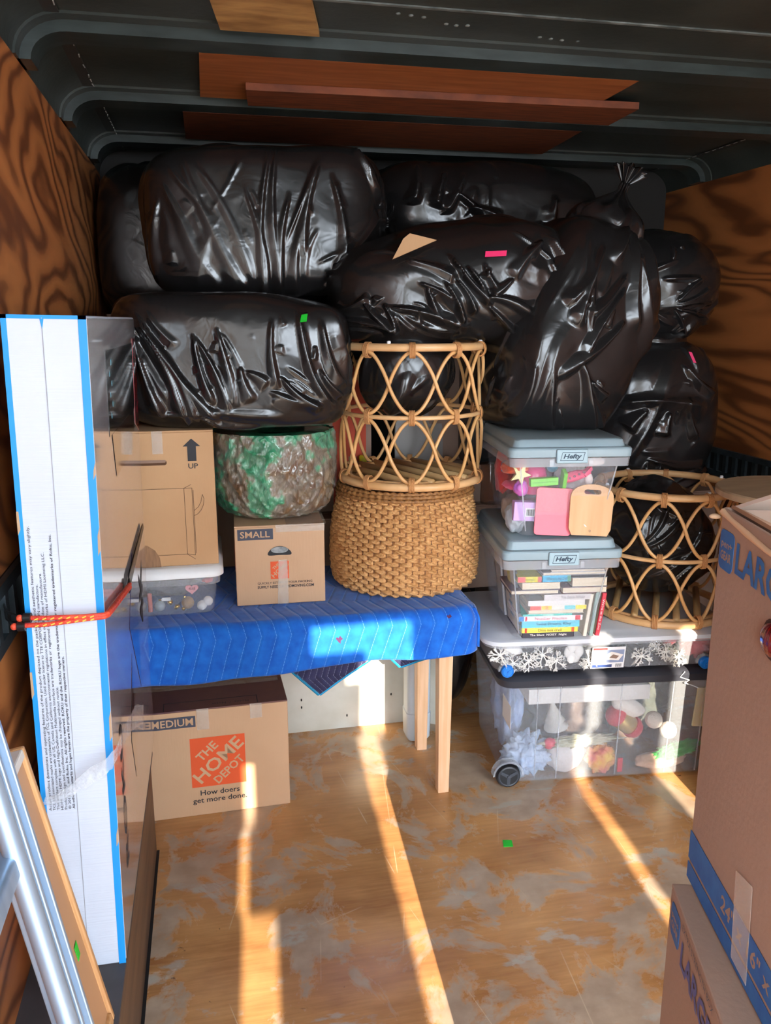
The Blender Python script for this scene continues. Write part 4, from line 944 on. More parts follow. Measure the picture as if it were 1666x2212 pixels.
M_FELT = mat('grey_felt', (190, 188, 182), 0.9)
for k, (r_, z) in enumerate(((0.042, 0.02), (0.034, 0.045), (0.024, 0.068), (0.014, 0.088))):
    part('tier', MB().lathe([(r_, z), (r_ * 0.55, z + 0.018), (r_ * 0.3, z + 0.03)], 14), M_FELT, tr, 30)
part('trunk', MB().lathe([(0.007, 0), (0.006, 0.025)], 10), M_PINE, tr, 40)
nc = thing('christmas_ornament', 'red and gold shiny ornament lying in the middle right of the tote', 'ornament', (1.315, ty(1.315) + 0.045, 0.185), (0, 38, 0))
part('gold_middle', MB().lathe([(0.03, -0.03), (0.034, -0.01), (0.034, 0.02), (0.03, 0.035)], 20).moved(Matrix.Rotation(R(90), 4, 'Y')), mat('gold_foil', (200, 172, 96), 0.3, metal=0.7), nc, 50)
for s_ in (-1, 1):
    part('red_end', MB().lathe([(0.036, 0), (0.038, 0.012), (0.03, 0.03), (0.012, 0.036)], 20).moved(T(s_ * 0.03, 0, 0) @ Matrix.Rotation(R(90 * s_), 4, 'Y')), mat('red_felt', (190, 36, 50), 0.6), nc, 50)
soft('stuffed_cone', 'white plush cone hat above the gold ornament in the tote', 'ornament', (216, 208, 200), (1.325, ty(1.325) + 0.045, 0.238), (0.065, 0.03, 0.03), None, 23, 0.06, rot=(0, 24, 0))
for k, (x, z, lab) in enumerate(((1.412, 0.19, 'left'), (1.466, 0.15, 'right'))):
    solo('pompom', MB().ball((0, 0, 0), 0.029, 24, 16), mat('pompom_cream', (222, 212, 200), 0.9, bump=0.5, bscale=120), 'cream white pompom ball, %s one of the pair in the tote' % lab, 'pompom', (x, ty(x) + 0.035, z), smooth=180, group='pompoms in the tote')
soft('tinsel', 'bright green tinsel garland low at the right in the tote', 'tinsel', (40, 196, 70), (1.50, ty(1.5) + 0.04, 0.07), (0.085, 0.025, 0.022), (20, 150, 50), 24, 0.35, freq=16, rot=(0, -12, 0))
soft('plush_toy', 'peach plush lying on the bottom at the right of the tote', 'plush', (214, 176, 150), (1.45, ty(1.45) + 0.045, 0.036), (0.095, 0.035, 0.025), None, 25, 0.12)
soft('crumpled_cloth', 'white round cushion in front middle of the tote', 'cushion', (200, 196, 196), (1.12, ty(1.12) + 0.055, 0.072), (0.07, 0.04, 0.062), None, 26, 0.08)
soft('felt_toy', 'red and yellow felt toy low in the middle of the tote', 'toy', (196, 54, 62), (1.235, ty(1.235) + 0.035, 0.062), (0.05, 0.03, 0.048), (222, 180, 60), 27, 0.3, freq=9)
soft('tinsel', 'silver and gold tinsel strand across the middle of the tote', 'tinsel', (150, 150, 120), (1.16, ty(1.16) + 0.035, 0.128), (0.12, 0.018, 0.016), (212, 206, 180), 28, 0.5, 0.3, freq=18)
soft('ornament', 'glossy red ornament left of the tinsel strand in the tote', 'ornament', (196, 24, 56), (1.055, ty(1.055) + 0.026, 0.128), (0.022, 0.016, 0.02), None, 29, 0.1, 0.25)
solo('felt_strip', MB().rloft([(0, 0.009, 0.003, 0.002), (0.05, 0.009, 0.003, 0.002)], 3), MATS['red_felt'], 'narrow red felt strip standing at the bottom of the tote', 'ornament', (1.295, ty(1.295) + 0.016, 0.016))
soft('crumpled_cloth', 'dark green stuffing at the back right of the tote', 'cloth', (70, 78, 70), (1.45, 2.52, 0.19), (0.14, 0.1, 0.15), (96, 100, 92), 30, 0.25, n=(60, 40), freq=8)
soft('crumpled_cloth', 'dark brown stuffing at the back middle of the tote', 'cloth', (78, 66, 62), (1.19, 2.52, 0.14), (0.12, 0.1, 0.12), (110, 100, 96), 31, 0.25, n=(60, 40), freq=8)
solo('gift_card', MB().rloft([(0, 0.022, 0.004, 0.002), (0.14, 0.022, 0.004, 0.002)], 3), mat('cream_card', (226, 208, 150), 0.5), 'cream card standing against the right end of the tote', 'card', (1.563, ty(1.563) + 0.025, 0.165), (0, 4, -6))

# ------------------------------------------------------------------ white-lidded bin on the table
wl = thing('storage_bin', 'frosted bin of Christmas ornaments with a white lid on the blue blanket', 'storage bin', (-0.147, 2.545, 0.6565))
part('tub', shell(MB(), [(0, 0.12, 0.175, 0.02), (0.006, 0.132, 0.187, 0.028), (0.118, 0.146, 0.2, 0.03)]), M_MILKY, wl, 40)
part('tub_rim', MB().rloft([(0.098, 0.1455, 0.1995, 0.03), (0.098, 0.152, 0.206, 0.03), (0.12, 0.154, 0.208, 0.03), (0.12, 0.145, 0.199, 0.03)], 5, False, False), M_MILKYRIM, wl, 40)
part('lid', MB().rloft([(0.118, 0.156, 0.21, 0.035), (0.122, 0.163, 0.217, 0.04), (0.138, 0.163, 0.217, 0.04), (0.149, 0.152, 0.206, 0.04), (0.1515, 0.148, 0.2, 0.035)], 6), M_WHITE, wl, 60)
def orn(label, loc, r_, m, cap=True, sc=(1, 1, 1)):
    o = thing('christmas_ornament', label, 'ornament', loc, (random.uniform(-30, 30), random.uniform(-40, 40), 0), 'ornaments in the white-lidded bin')
    part('ball', MB().ball((0, 0, 0), r_, 20, 14, sc), m, o, 180)
    if cap: part('cap', MB().lathe([(r_ * 0.25, r_ * 0.95), (r_ * 0.25, r_ * 1.15), (r_ * 0.08, r_ * 1.2)], 10), mat('cap_gold', (214, 180, 90), 0.25, metal=0.8), o, 40)
M_OG = mat('orn_gold_matte', (176, 142, 96), 0.45, metal=0.3); M_OS = mat('orn_shiny_gold', (222, 184, 96), 0.15, metal=0.9)
M_OW = mat('orn_white', (236, 236, 234), 0.7, bump=0.2, bscale=150); M_OGL = mat('orn_glass', (200, 214, 222), 0.08, alpha=0.5, coat=1)
yb = 2.40
orn('matte gold ball ornament in the white-lidded bin', (-0.092, yb, 0.682), 0.0185, M_OG)
orn('white ball ornament, higher of two in the white-lidded bin', (-0.033, yb - 0.012, 0.687), 0.0145, M_OW, False)
orn('white ball ornament, lower of two in the white-lidded bin', (-0.051, yb - 0.018, 0.677), 0.0145, M_OW, False)
orn('clear glass ball ornament in the white-lidded bin', (-0.172, yb - 0.01, 0.6805), 0.0165, M_OGL)
orn('small shiny gold bell left of the matte gold ball', (-0.143, yb, 0.686), 0.0085, M_OS)
orn('small shiny gold bell low in the white-lidded bin', (-0.124, yb - 0.012, 0.674), 0.0085, M_OS, sc=(1.2, 1, 0.8))
orn('tiny gold bell at the bottom of the white-lidded bin', (-0.105, yb - 0.016, 0.669), 0.006, M_OS)
hp = [(0.019 * math.sin(a) ** 3, 0.0165 * (0.8125 * math.cos(a) - 0.3125 * math.cos(2 * a) - 0.125 * math.cos(3 * a) - 0.06 * math.cos(4 * a))) for a in [k * math.pi / 14 for k in range(28)]]
ht = thing('heart_ornament', 'pink heart ornament with dark letters in the white-lidded bin', 'ornament', (-0.078, yb - 0.012, 0.728))
part('heart', slab(hp, 0.004), mat('heart_pink', (236, 160, 168), 0.5), ht)
text(ht, 'GJ', T(0, -0.0045, 0.001) @ F_FRONT, mat('heart_ink', (110, 50, 60), 0.5), w=0.018, h=0.009, bold=0.03)
solo('price_tag', slab([(-0.012, -0.005), (0.012, -0.005), (0.012, 0.005), (-0.012, 0.005), (-0.015, 0)], 0.001), M_WHITE, 'small white tag hanging among the ornaments', 'tag', (-0.152, yb - 0.016, 0.702))
solo('candle', MB().lathe([(0.0065, 0), (0.0065, 0.055), (0.002, 0.057)], 12), mat('candle_pink', (222, 130, 120), 0.4), 'thin pink candle at the left in the white-lidded bin', 'candle', (-0.20, yb - 0.005, 0.663), smooth=40)
soft('ornament', 'red fuzzy ornament under the white lid at right', 'ornament', (226, 70, 84), (-0.032, yb + 0.02, 0.742), (0.016, 0.012, 0.008), None, 33, 0.2)
soft('crumpled_cloth', 'grey tissue filling the back of the white-lidded bin', 'tissue', (140, 140, 144), (-0.147, 2.57, 0.705), (0.10, 0.10, 0.045), (110, 110, 112), 34, 0.25)

# ------------------------------------------------------------------ stretch-wrapped planter on the small box
pw = thing('wrapped_planter', 'round planter mottled green and brown wrapped in clear stretch film', 'planter', (0.188, 2.60, 0.908))
m = bpy.data.materials.new('mottled_wrap'); m.use_nodes = True; N, L = nodes(m); b = N['Principled BSDF']
tc = N.new('ShaderNodeTexCoord'); n1 = N.new('ShaderNodeTexNoise'); n1.inputs['Scale'].default_value = 5.5; n1.inputs['Detail'].default_value = 4; n1.inputs['Roughness'].default_value = 0.6
L.new(tc.outputs['Object'], n1.inputs['Vector'])
r = N.new('ShaderNodeValToRGB'); e = r.color_ramp.elements; e[0].position = 0.38; e[0].color = lin((14, 110, 70)); e[1].position = 0.66; e[1].color = lin((128, 96, 52))
for p_, c_ in ((0.46, (60, 160, 116)), (0.50, (128, 112, 92)), (0.57, (104, 82, 66))): q = e.new(p_); q.color = lin(c_)
L.new(n1.outputs[0], r.inputs[0]); L.new(r.outputs[0], b.inputs['Base Color']); b.inputs['Roughness'].default_value = 0.35
mp = N.new('ShaderNodeMapping'); mp.inputs['Rotation'].default_value = (0, R(30), 0); mp.inputs['Scale'].default_value = (90, 90, 30); L.new(tc.outputs['Object'], mp.inputs[0])
n2 = N.new('ShaderNodeTexNoise'); n2.inputs['Scale'].default_value = 1.0; n2.inputs['Detail'].default_value = 3; L.new(mp.outputs[0], n2.inputs['Vector'])
bp = N.new('ShaderNodeBump'); bp.inputs['Strength'].default_value = 0.9; bp.inputs['Distance'].default_value = 0.008; L.new(n2.outputs[0], bp.inputs['Height']); L.new(bp.outputs[0], b.inputs['Normal'])
PROF = [(0.10, 0.0), (0.148, 0.006), (0.172, 0.03), (0.186, 0.07), (0.194, 0.13), (0.196, 0.20), (0.192, 0.245), (0.188, 0.262)]
b.inputs['Roughness'].default_value = 0.3; b.inputs['Coat Weight'].default_value = 1.0; b.inputs['Coat Roughness'].default_value = 0.06
nu, nv = 260, 84
zz = np.interp(np.linspace(0, 1, nv), np.linspace(0, 1, len(PROF)), [p[1] for p in PROF]); rr = np.interp(np.linspace(0, 1, nv), np.linspace(0, 1, len(PROF)), [p[0] for p in PROF])
P0 = np.array([(rr[j] * math.cos(2 * math.pi * i / nu), rr[j] * math.sin(2 * math.pi * i / nu), zz[j]) for j in range(nv) for i in range(nu)])
n_ = P0.copy(); n_[:, 2] = 0; n_ /= np.linalg.norm(n_, axis=1)[:, None]
def crinkle(P_, seed, slant, amp):
    sl = P_[:, 2] * slant
    d = vnoise(np.stack([P_[:, 0] * 40 + sl, P_[:, 1] * 40, P_[:, 2] * 16], 1), seed); d2 = vnoise(np.stack([P_[:, 0] * 80 - sl * 2, P_[:, 1] * 80, P_[:, 2] * 30], 1), seed + 1)
    return P_ + n_ * (((1 - np.abs(d)) ** 2.5 * 0.008 + (1 - np.abs(d2)) ** 2 * 0.004 - 0.006) * amp)[:, None]
part('planter', MB().grid([tuple(x) for x in crinkle(P0, 5, 26, 1.5)], nu, nv, True), m, pw, 180)
part('rim_cover', MB().lathe([(0.188, 0.258), (0.15, 0.264), (0.02, 0.25)], 40, cap0=False), m, pw, 60)
part('stretch_wrap', MB().grid([tuple(x) for x in crinkle(P0 + n_ * 0.004, 9, -30, 1.3)], nu, nv, True), mat('stretch_film', (206, 224, 214), 0.1, alpha=0.13, spec=1.0, coat=1.0), pw, 180)

# ------------------------------------------------------------------ woven round basket
M_WEAVE = mat('water_hyacinth', (216, 166, 108), 0.5, c2=(188, 136, 82), scale=40, bump=0.5, bscale=260, bstretch=(1, 1, 0.3))
M_WEAVED = mat('weave_shadow', (112, 74, 42), 0.8)
wv = thing('woven_basket', 'round woven water hyacinth basket turned over on the blue blanket', 'basket', (0.612, 2.58, 0.6565))
HB = 0.335; rows, cols = 23, 37; pn_, rn = 10, 7
nu, nv = cols * pn_, rows * rn; pts = []
for j in range(nv + 1):
    t = j / nv; z = 0.004 + t * (HB - 0.03)
    rb = 0.226 + 0.017 * math.sin(math.pi * min(1, t * 0.9 + 0.12)) - 0.012 * t * t - (0.02 * (1 - t / 0.06) ** 2 if t < 0.06 else 0)
    row = int(j / rn); fv = (j % rn) / rn
    for i in range(nu):
        cu = i / pn_ + (0.5 if row % 2 else 0); fu = cu - math.floor(cu); ci = int(cu) % cols
        jit = 0.85 + 0.3 * (((ci * 7 + row * 13) * 2654435761 % 997) / 997)
        bump_ = (math.sin(math.pi * fu) ** 0.6) * (math.sin(math.pi * (fv + 0.0833)) ** 0.7 if 0 <= fv <= 0.95 else 0)
        rr_ = rb + 0.0135 * bump_ * jit - 0.005; a = 2 * math.pi * i / nu
        zz_ = z + 0.004 * math.sin(2 * math.pi * fu) * math.sin(math.pi * fv)
        pts.append((rr_ * math.cos(a), rr_ * math.sin(a), zz_))
part('woven_wall', MB().grid(pts, nu, nv + 1, True), M_WEAVE, wv, 60, kind='stuff')
def wall_r(t): return 0.226 + 0.017 * math.sin(math.pi * min(1, t * 0.9 + 0.12)) - 0.012 * t * t - (0.02 * (1 - t / 0.06) ** 2 if t < 0.06 else 0)
part('weave_gap_shade', MB().lathe([(0.05, 0.003)] + [(wall_r(q / 24) - 0.0022, 0.004 + q / 24 * (HB - 0.03)) for q in range(25)] + [(0.05, HB - 0.028)], 64), M_WEAVED, wv, 50)  # dark inner shell added to colour the weave gaps as shade
for k, (r_, z) in enumerate(((0.222, HB - 0.026), (0.219, HB - 0.015), (0.213, HB - 0.006))):
    pth = [(r_ * math.cos(a), r_ * math.sin(a), z + 0.0012 * math.sin(a * 60)) for a in [2 * math.pi * q / 240 for q in range(240)]]
    part('rope_rim', MB().tube(pth, [0.0065 + 0.0012 * math.sin(q * 1.57) for q in range(240)], 7, True), mat('rope_weave', (170, 120, 68), 0.6, c2=(120, 80, 42), scale=120), wv, 80)

# ------------------------------------------------------------------ rattan plant stands (upside down)
M_RATTAN = mat('rattan', (234, 190, 138), 0.38, c2=(220, 170, 114), scale=12, bump=0.06, bscale=60)
M_RATTAN2 = mat('rattan_strand', (230, 182, 124), 0.4, c2=(214, 162, 100), scale=9)
M_BIND = mat('rattan_binding', (208, 150, 94), 0.45, bump=0.5, bscale=220, bstretch=(1, 1, 2))
M_SLAT = mat('bamboo_slat', (206, 172, 122), 0.45, c2=(190, 150, 98), scale=6)
def circ(r_, z, n=96): return [(r_ * math.cos(2 * math.pi * k / n), r_ * math.sin(2 * math.pi * k / n), z) for k in range(n)]
def make_stand(label, loc, rotz):
    root = thing('rattan_stand', label, 'plant stand', loc, (0, 0, rotz), 'pair of rattan stands')
    RR = 0.222; zb, zm, zt = 0.013, 0.223, 0.428
    part('bottom_ring', MB().tube(circ(RR, zb), 0.0125, 10, True), M_RATTAN, root, 180)
    part('inner_ring', MB().tube(circ(RR - 0.02, zb + 0.006), 0.009, 8, True), M_RATTAN, root, 180)
    part('middle_ring', MB().tube(circ(RR, zm), 0.0068, 8, True), M_RATTAN, root, 180)
    part('top_ring', MB().tube(circ(RR, zt), 0.012, 10, True), M_RATTAN, root, 180)
    for (za, zc) in ((zb + 0.012, zm - 0.010), (zm + 0.010, zt - 0.014)):
        for s_ in (1, -1):
            pth = []
            n = 240
            for k in range(n):
                a = 2 * math.pi * k / n; c = math.cos(5 * a) * s_
                w = math.copysign(abs(c) ** 0.72, c); tri = 1 - 4 * abs(((5 * a / (2 * math.pi)) % 1) - 0.5) ; tri = -tri * s_
                w = math.copysign(abs(c) ** 0.86, c)
                r_ = RR + 0.0055 * s_ * math.sin(5 * a)
                pth.append((r_ * math.cos(a), r_ * math.sin(a), (za + zc) / 2 + (zc - za) / 2 * w))
            part('wavy_strand', MB().tube(pth, 0.0056, 8, True), M_RATTAN2, root, 180)
    band = MB()
    for q in range(4): band.tube([((0.0165) * math.cos(a), 0.0045 * (q - 1.5) + 0.0, 0.022 * math.sin(a)) for a in [2 * math.pi * k / 14 for k in range(14)]], 0.0026, 5, True)
    small = MB()
    for q in range(4): small.tube([((0.011) * math.cos(a), 0.0045 * (q - 1.5), 0.022 * math.sin(a)) for a in [2 * math.pi * k / 14 for k in range(14)]], 0.0026, 5, True)
    me = band.mesh('binding', M_BIND, 80); me2 = small.mesh('binding', M_BIND, 80)
    for z, mm, off in ((zb + 0.008, me, 0), (zm, me2, 0), (zt - 0.008, me, 0)):
        for k in range(10):
            a = 2 * math.pi * k / 10; o = link('binding', mm, root); o.location = (RR * math.cos(a), RR * math.sin(a), z); o.rotation_euler = (0, 0, a)
    for k in range(5):
        x = -0.13 + 0.065 * k; h_ = math.sqrt((RR - 0.012) ** 2 - x * x)
        part('slat', MB().tube([(-h_, x, zb + 0.012), (0, x, zb + 0.014), (h_, x, zb + 0.012)], 0.0115, 9), M_SLAT, root, 180)
    for k in range(4):
        a = math.pi / 4 + math.pi / 2 * k - R(9)
        part('foot_pad', MB().lathe([(0.006, 0), (0.006, 0.006), (0.004, 0.0085)], 12).moved(T(RR * math.cos(a), RR * math.sin(a), zt + 0.0105)), M_WHITE, root, 40)
    return root
make_stand('rattan stand with looped sides on the upturned woven basket', (0.632, 2.582, 0.995), -90 - 13 + 36)
make_stand('rattan stand with looped sides on the flat wheeled box, holding a black bag', (1.478, 2.452, 0.5365), -90 - 31)

# ------------------------------------------------------------------ cartons behind the stand
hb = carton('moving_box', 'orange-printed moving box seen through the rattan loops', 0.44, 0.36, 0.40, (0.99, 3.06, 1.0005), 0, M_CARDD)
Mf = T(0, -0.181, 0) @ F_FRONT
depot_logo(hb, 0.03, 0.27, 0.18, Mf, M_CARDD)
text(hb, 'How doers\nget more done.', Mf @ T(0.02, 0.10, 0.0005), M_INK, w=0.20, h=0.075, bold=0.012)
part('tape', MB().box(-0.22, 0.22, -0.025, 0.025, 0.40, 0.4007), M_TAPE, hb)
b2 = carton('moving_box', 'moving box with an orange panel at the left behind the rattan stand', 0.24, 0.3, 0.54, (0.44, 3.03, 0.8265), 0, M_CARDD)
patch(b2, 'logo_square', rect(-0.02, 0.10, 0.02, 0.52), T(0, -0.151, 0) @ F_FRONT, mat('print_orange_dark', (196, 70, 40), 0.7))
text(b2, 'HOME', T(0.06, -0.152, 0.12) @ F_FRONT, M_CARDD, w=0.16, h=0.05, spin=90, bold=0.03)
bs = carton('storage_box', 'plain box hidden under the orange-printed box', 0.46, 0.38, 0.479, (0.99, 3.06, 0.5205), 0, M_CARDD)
part('tape', MB().box(-0.23, 0.23, -0.025, 0.025, 0.479, 0.4797), M_TAPE, bs)
cp = thing('arched_board', 'pale grey arched board standing behind the rattan stand', 'board', (0.735, 2.865, 0.62), (-3, 0, 0))
bevel(part('board', slab([(-0.09, 0), (0.09, 0), (0.09, 0.48)] + [(0.09 * math.cos(a), 0.50 + 0.09 * math.sin(a)) for a in [k * math.pi / 10 for k in range(1, 10)]] + [(-0.09, 0.48)], 0.012), mat('grey_board', (150, 146, 142), 0.6), cp), 0.002)
sb = thing('spray_bottle', 'dark bottle with a yellow cap behind the rattan stand', 'bottle', (0.525, 2.86, 0.8275))
part('bottle', MB().lathe([(0.03, 0), (0.032, 0.02), (0.032, 0.13), (0.014, 0.16), (0.012, 0.175)], 20), mat('bottle_dark', (40, 36, 30), 0.3), sb, 50)
part('cap', MB().lathe([(0.015, 0.175), (0.015, 0.2), (0.01, 0.205)], 16), mat('cap_yellow', (224, 206, 40), 0.4), sb, 50)
wbt = thing('water_bottle', 'clear brown plastic bottle before the orange-printed box', 'bottle', (1.0, 2.845, 0.84))
part('bottle', MB().lathe([(0.035, 0), (0.037, 0.02), (0.035, 0.06), (0.037, 0.1), (0.036, 0.15), (0.014, 0.2), (0.014, 0.215)], 22), mat('bottle_amber', (120, 70, 44), 0.1, alpha=0.6, coat=1), wbt, 50)
part('cap', MB().lathe([(0.016, 0.213), (0.016, 0.23), (0.013, 0.232)], 16), M_WHITE, wbt, 50)
bb2 = carton('storage_box', 'plain box hidden low beneath the bottles at the back', 0.26, 0.08, 0.319, (0.93, 2.86, 0.5205), 0, M_CARDD)
part('tape', MB().box(-0.12, 0.12, -0.02, 0.02, 0.319, 0.3197), M_TAPE, bb2)
wc = thing('cooler_bin', 'white rounded plastic bin behind the back table leg', 'storage bin', (0.69, 2.70, 0.0))
part('tub', MB().rloft([(0, 0.036, 0.034, 0.02), (0.015, 0.044, 0.044, 0.02), (0.11, 0.046, 0.046, 0.02), (0.112, 0.043, 0.043, 0.02), (0.50, 0.044, 0.044, 0.02)], 5), mat('bin_skywhite', (196, 206, 214), 0.5), wc, 40)

# ------------------------------------------------------------------ big cartons at the right, near the camera
M_BLUEINK = mat('print_blue', (44, 100, 160), 0.65, c2=(34, 84, 146), scale=40)
def large_box(label, corner, ang, z, h, open_top):
    """24 x 16 inch carton placed by its far left corner; long printed side faces the aisle"""
    L_, W_ = 0.45, 0.40; a = R(ang)
    lx_ = Vector((math.cos(a), math.sin(a))); ly_ = Vector((-math.sin(a), math.cos(a)))
    c = Vector(corner) + lx_ * W_ / 2 - ly_ * L_ / 2
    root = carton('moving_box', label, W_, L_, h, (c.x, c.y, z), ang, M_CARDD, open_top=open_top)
    return root, T(-W_ / 2 - 0.0006, 0, 0) @ F_LEFT, L_
u1, Ml, L_ = large_box('big open moving box marked LARGE at the right edge, upper of two', (0.560, 0.808), -13.3, 0.817, 0.478, True)
s0 = -L_ / 2                                            # far end of the printed side
def badge(root, x0, x1, z0, z1):
    patch(root, 'badge', rrect(x0, x1, z0, z1, 0.008), Ml, M_BLUEINK)
    text(root, 'pen+', Ml @ T((x0 + x1) / 2, z0 + (z1 - z0) * 0.62, 0.0006), M_CARDD, w=(x1 - x0) * 0.76, h=(z1 - z0) * 0.22, bold=0.02)
    text(root, 'GEAR', Ml @ T((x0 + x1) / 2, z0 + (z1 - z0) * 0.36, 0.0006), M_CARDD, w=(x1 - x0) * 0.76, h=(z1 - z0) * 0.23, bold=0.03)
badge(u1, s0 + 0.006, s0 + 0.045, 0.411, 0.456)
text(u1, 'LARGE', Ml @ T(s0 + 0.118, 0.4335, 0.0006), M_BLUEINK, w=0.130, h=0.035, bold=0.03)
patch(u1, 'print_band', rect(s0 + 0.0, s0 + L_, 0.030, 0.068), Ml, M_BLUEINK)
patch(u1, 'print_band', rect(s0 + 0.0, s0 + L_, 0.003, 0.025), Ml, M_BLUEINK)
text(u1, '24" x 16" x 19"', Ml @ T(s0 + 0.19, 0.049, 0.0006), M_CARDD, w=0.17, h=0.02, bold=0.02)
patch(u1, 'tape', [(s0 + 0.145, 0.01), (s0 + 0.185, 0.01), (s0 + 0.175, 0.12), (s0 + 0.135, 0.11)], Ml @ T(0, 0, 0.0009), M_TAPE)
# worn flaps of the open top: near-side flap folded inside, far flap standing out
part('flap', MB().prism([(s0 + 0.005, 0), (s0 + 0.44, 0), (s0 + 0.44, 0.10), (s0 + 0.3, 0.108), (s0 + 0.02, 0.1)], 0.004, T(-0.192, 0, 0.478) @ F_LEFT @ Matrix.Rotation(R(-115), 4, 'X')), M_CARDIN, u1)
part('flap', MB().box(-0.19, 0.19, 0, 0.004, 0, 0.16).moved(T(0, 0.218, 0.476) @ Matrix.Rotation(R(70), 4, 'X')), M_CARDWHITE, u1)
part('torn_edge', MB().tube([(-0.2005, 0.22, 0.474), (-0.201, 0.19, 0.470), (-0.2005, 0.15, 0.466), (-0.201, 0.1, 0.462), (-0.2005, 0.0, 0.46)], [0.004, 0.003, 0.004, 0.003, 0.002], 6), M_CARDL, u1, 60)
part('torn_tuft', MB().ball((-0.205, 0.23, 0.466), 0.0045, 8, 6, (1.6, 1, 0.7)), M_KRAFT, u1, 60)
patch(u1, 'hand_hole', rrect(s0 + 0.134, s0 + 0.214, 0.360, 0.400, 0.018), Ml, mat('hole_brown', (60, 34, 28), 0.8))
ro = thing('red_ornament', 'ribbed dark red glossy ornament poking from the hand hole of the big box', 'ornament', (0.560 - 0.23 * 0.158, 0.808 - 0.973 * 0.158, 1.1975), (0, 0, -13.3))
gp = []
for j in range(17):
    th_ = math.pi * j / 16
    for i in range(48):
        a = 2 * math.pi * i / 48; r_ = (0.0205 + 0.0010 * math.cos(a * 14)) * math.sin(th_); gp.append((r_ * math.cos(a) * 0.5, r_ * math.sin(a) * 1.05, -0.0175 * math.cos(th_)))
part('ribbed_glass', MB().grid(gp, 48, 17, True), mat('deep_red', (96, 10, 14), 0.15, coat=0.8), ro, 180)
l1, Ml, L_ = large_box('big closed moving box marked LARGE at the right edge, lower of two', (0.536, 0.803), -17.8, 0.338, 0.478, False)
badge(l1, s0 + 0.012, s0 + 0.052, 0.421, 0.465)
text(l1, 'EXTRA STRENGTH BOX', Ml @ T(s0 + 0.125, 0.466, 0.0006), M_INKBLUE, w=0.125, h=0.008)
text(l1, 'LARGE', Ml @ T(s0 + 0.127, 0.432, 0.0006), mat('print_violet', (78, 84, 140), 0.65), w=0.125, h=0.034, bold=0.03)
part('tape', MB().box(-0.03, 0.03, -0.225, 0.225, 0.478, 0.4787), M_TAPE, l1)
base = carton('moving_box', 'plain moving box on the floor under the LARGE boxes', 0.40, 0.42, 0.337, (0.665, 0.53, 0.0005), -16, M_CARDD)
part('tape', MB().box(-0.21, 0.21, -0.03, 0.03, 0.337, 0.3377), M_TAPE, base)
# round tabletop on a carton against the right wall
dc = thing('round_tabletop', 'round pale wooden disc lying flat behind the open LARGE box', 'tabletop', (1.505, 1.86, 1.046))
part('disc', MB().lathe([(0.196, 0), (0.2, 0.004), (0.2, 0.016), (0.196, 0.02)], 72), mat('disc_wood', (176, 150, 118), 0.5, c2=(160, 134, 104), scale=6, stretch=(1, 5, 1)), dc, 40)
db = carton('storage_box', 'tall plain box holding the round disc by the right wall', 0.40, 0.30, 1.045, (1.67, 1.86, 0.0005), 0, M_CARDD)
part('tape', MB().box(-0.2, 0.2, -0.03, 0.03, 1.045, 1.0457), M_TAPE, db)
# green tape scrap on the floor
solo('tape_scrap', MB().prism([(-0.016, -0.014), (0.012, -0.018), (0.018, 0.012), (-0.008, 0.018)], 0.0012), M_GREENT, 'bright green tape scrap lying on the worn floor', 'tape', (0.795, 2.02, 0.0005))
# ------------------------------------------------------------------ black bin bags
m = bpy.data.materials.new('black_bag_plastic'); m.use_nodes = True; N, L = nodes(m); b = N['Principled BSDF']; M_BAG = m
b.inputs['Base Color'].default_value = (0.012, 0.0115, 0.012, 1); b.inputs['Specular IOR Level'].default_value = 0.62
tc = N.new('ShaderNodeTexCoord')
nr = N.new('ShaderNodeTexNoise'); nr.inputs['Scale'].default_value = 9; nr.inputs['Detail'].default_value = 3; L.new(tc.outputs['Object'], nr.inputs['Vector'])
mr = N.new('ShaderNodeMapRange'); mr.inputs[1].default_value = 0.3; mr.inputs[2].default_value = 0.7; mr.inputs[3].default_value = 0.15; mr.inputs[4].default_value = 0.27; L.new(nr.outputs[0], mr.inputs[0]); L.new(mr.outputs[0], b.inputs['Roughness'])
n1 = N.new('ShaderNodeTexNoise'); n1.inputs['Scale'].default_value = 16; n1.inputs['Detail'].default_value = 2; n1.inputs['Distortion'].default_value = 1.2; L.new(tc.outputs['Object'], n1.inputs['Vector'])
bp = N.new('ShaderNodeBump'); bp.inputs['Strength'].default_value = 0.06; bp.inputs['Distance'].default_value = 0.02; L.new(n1.outputs[0], bp.inputs['Height']); L.new(bp.outputs[0], b.inputs['Normal'])

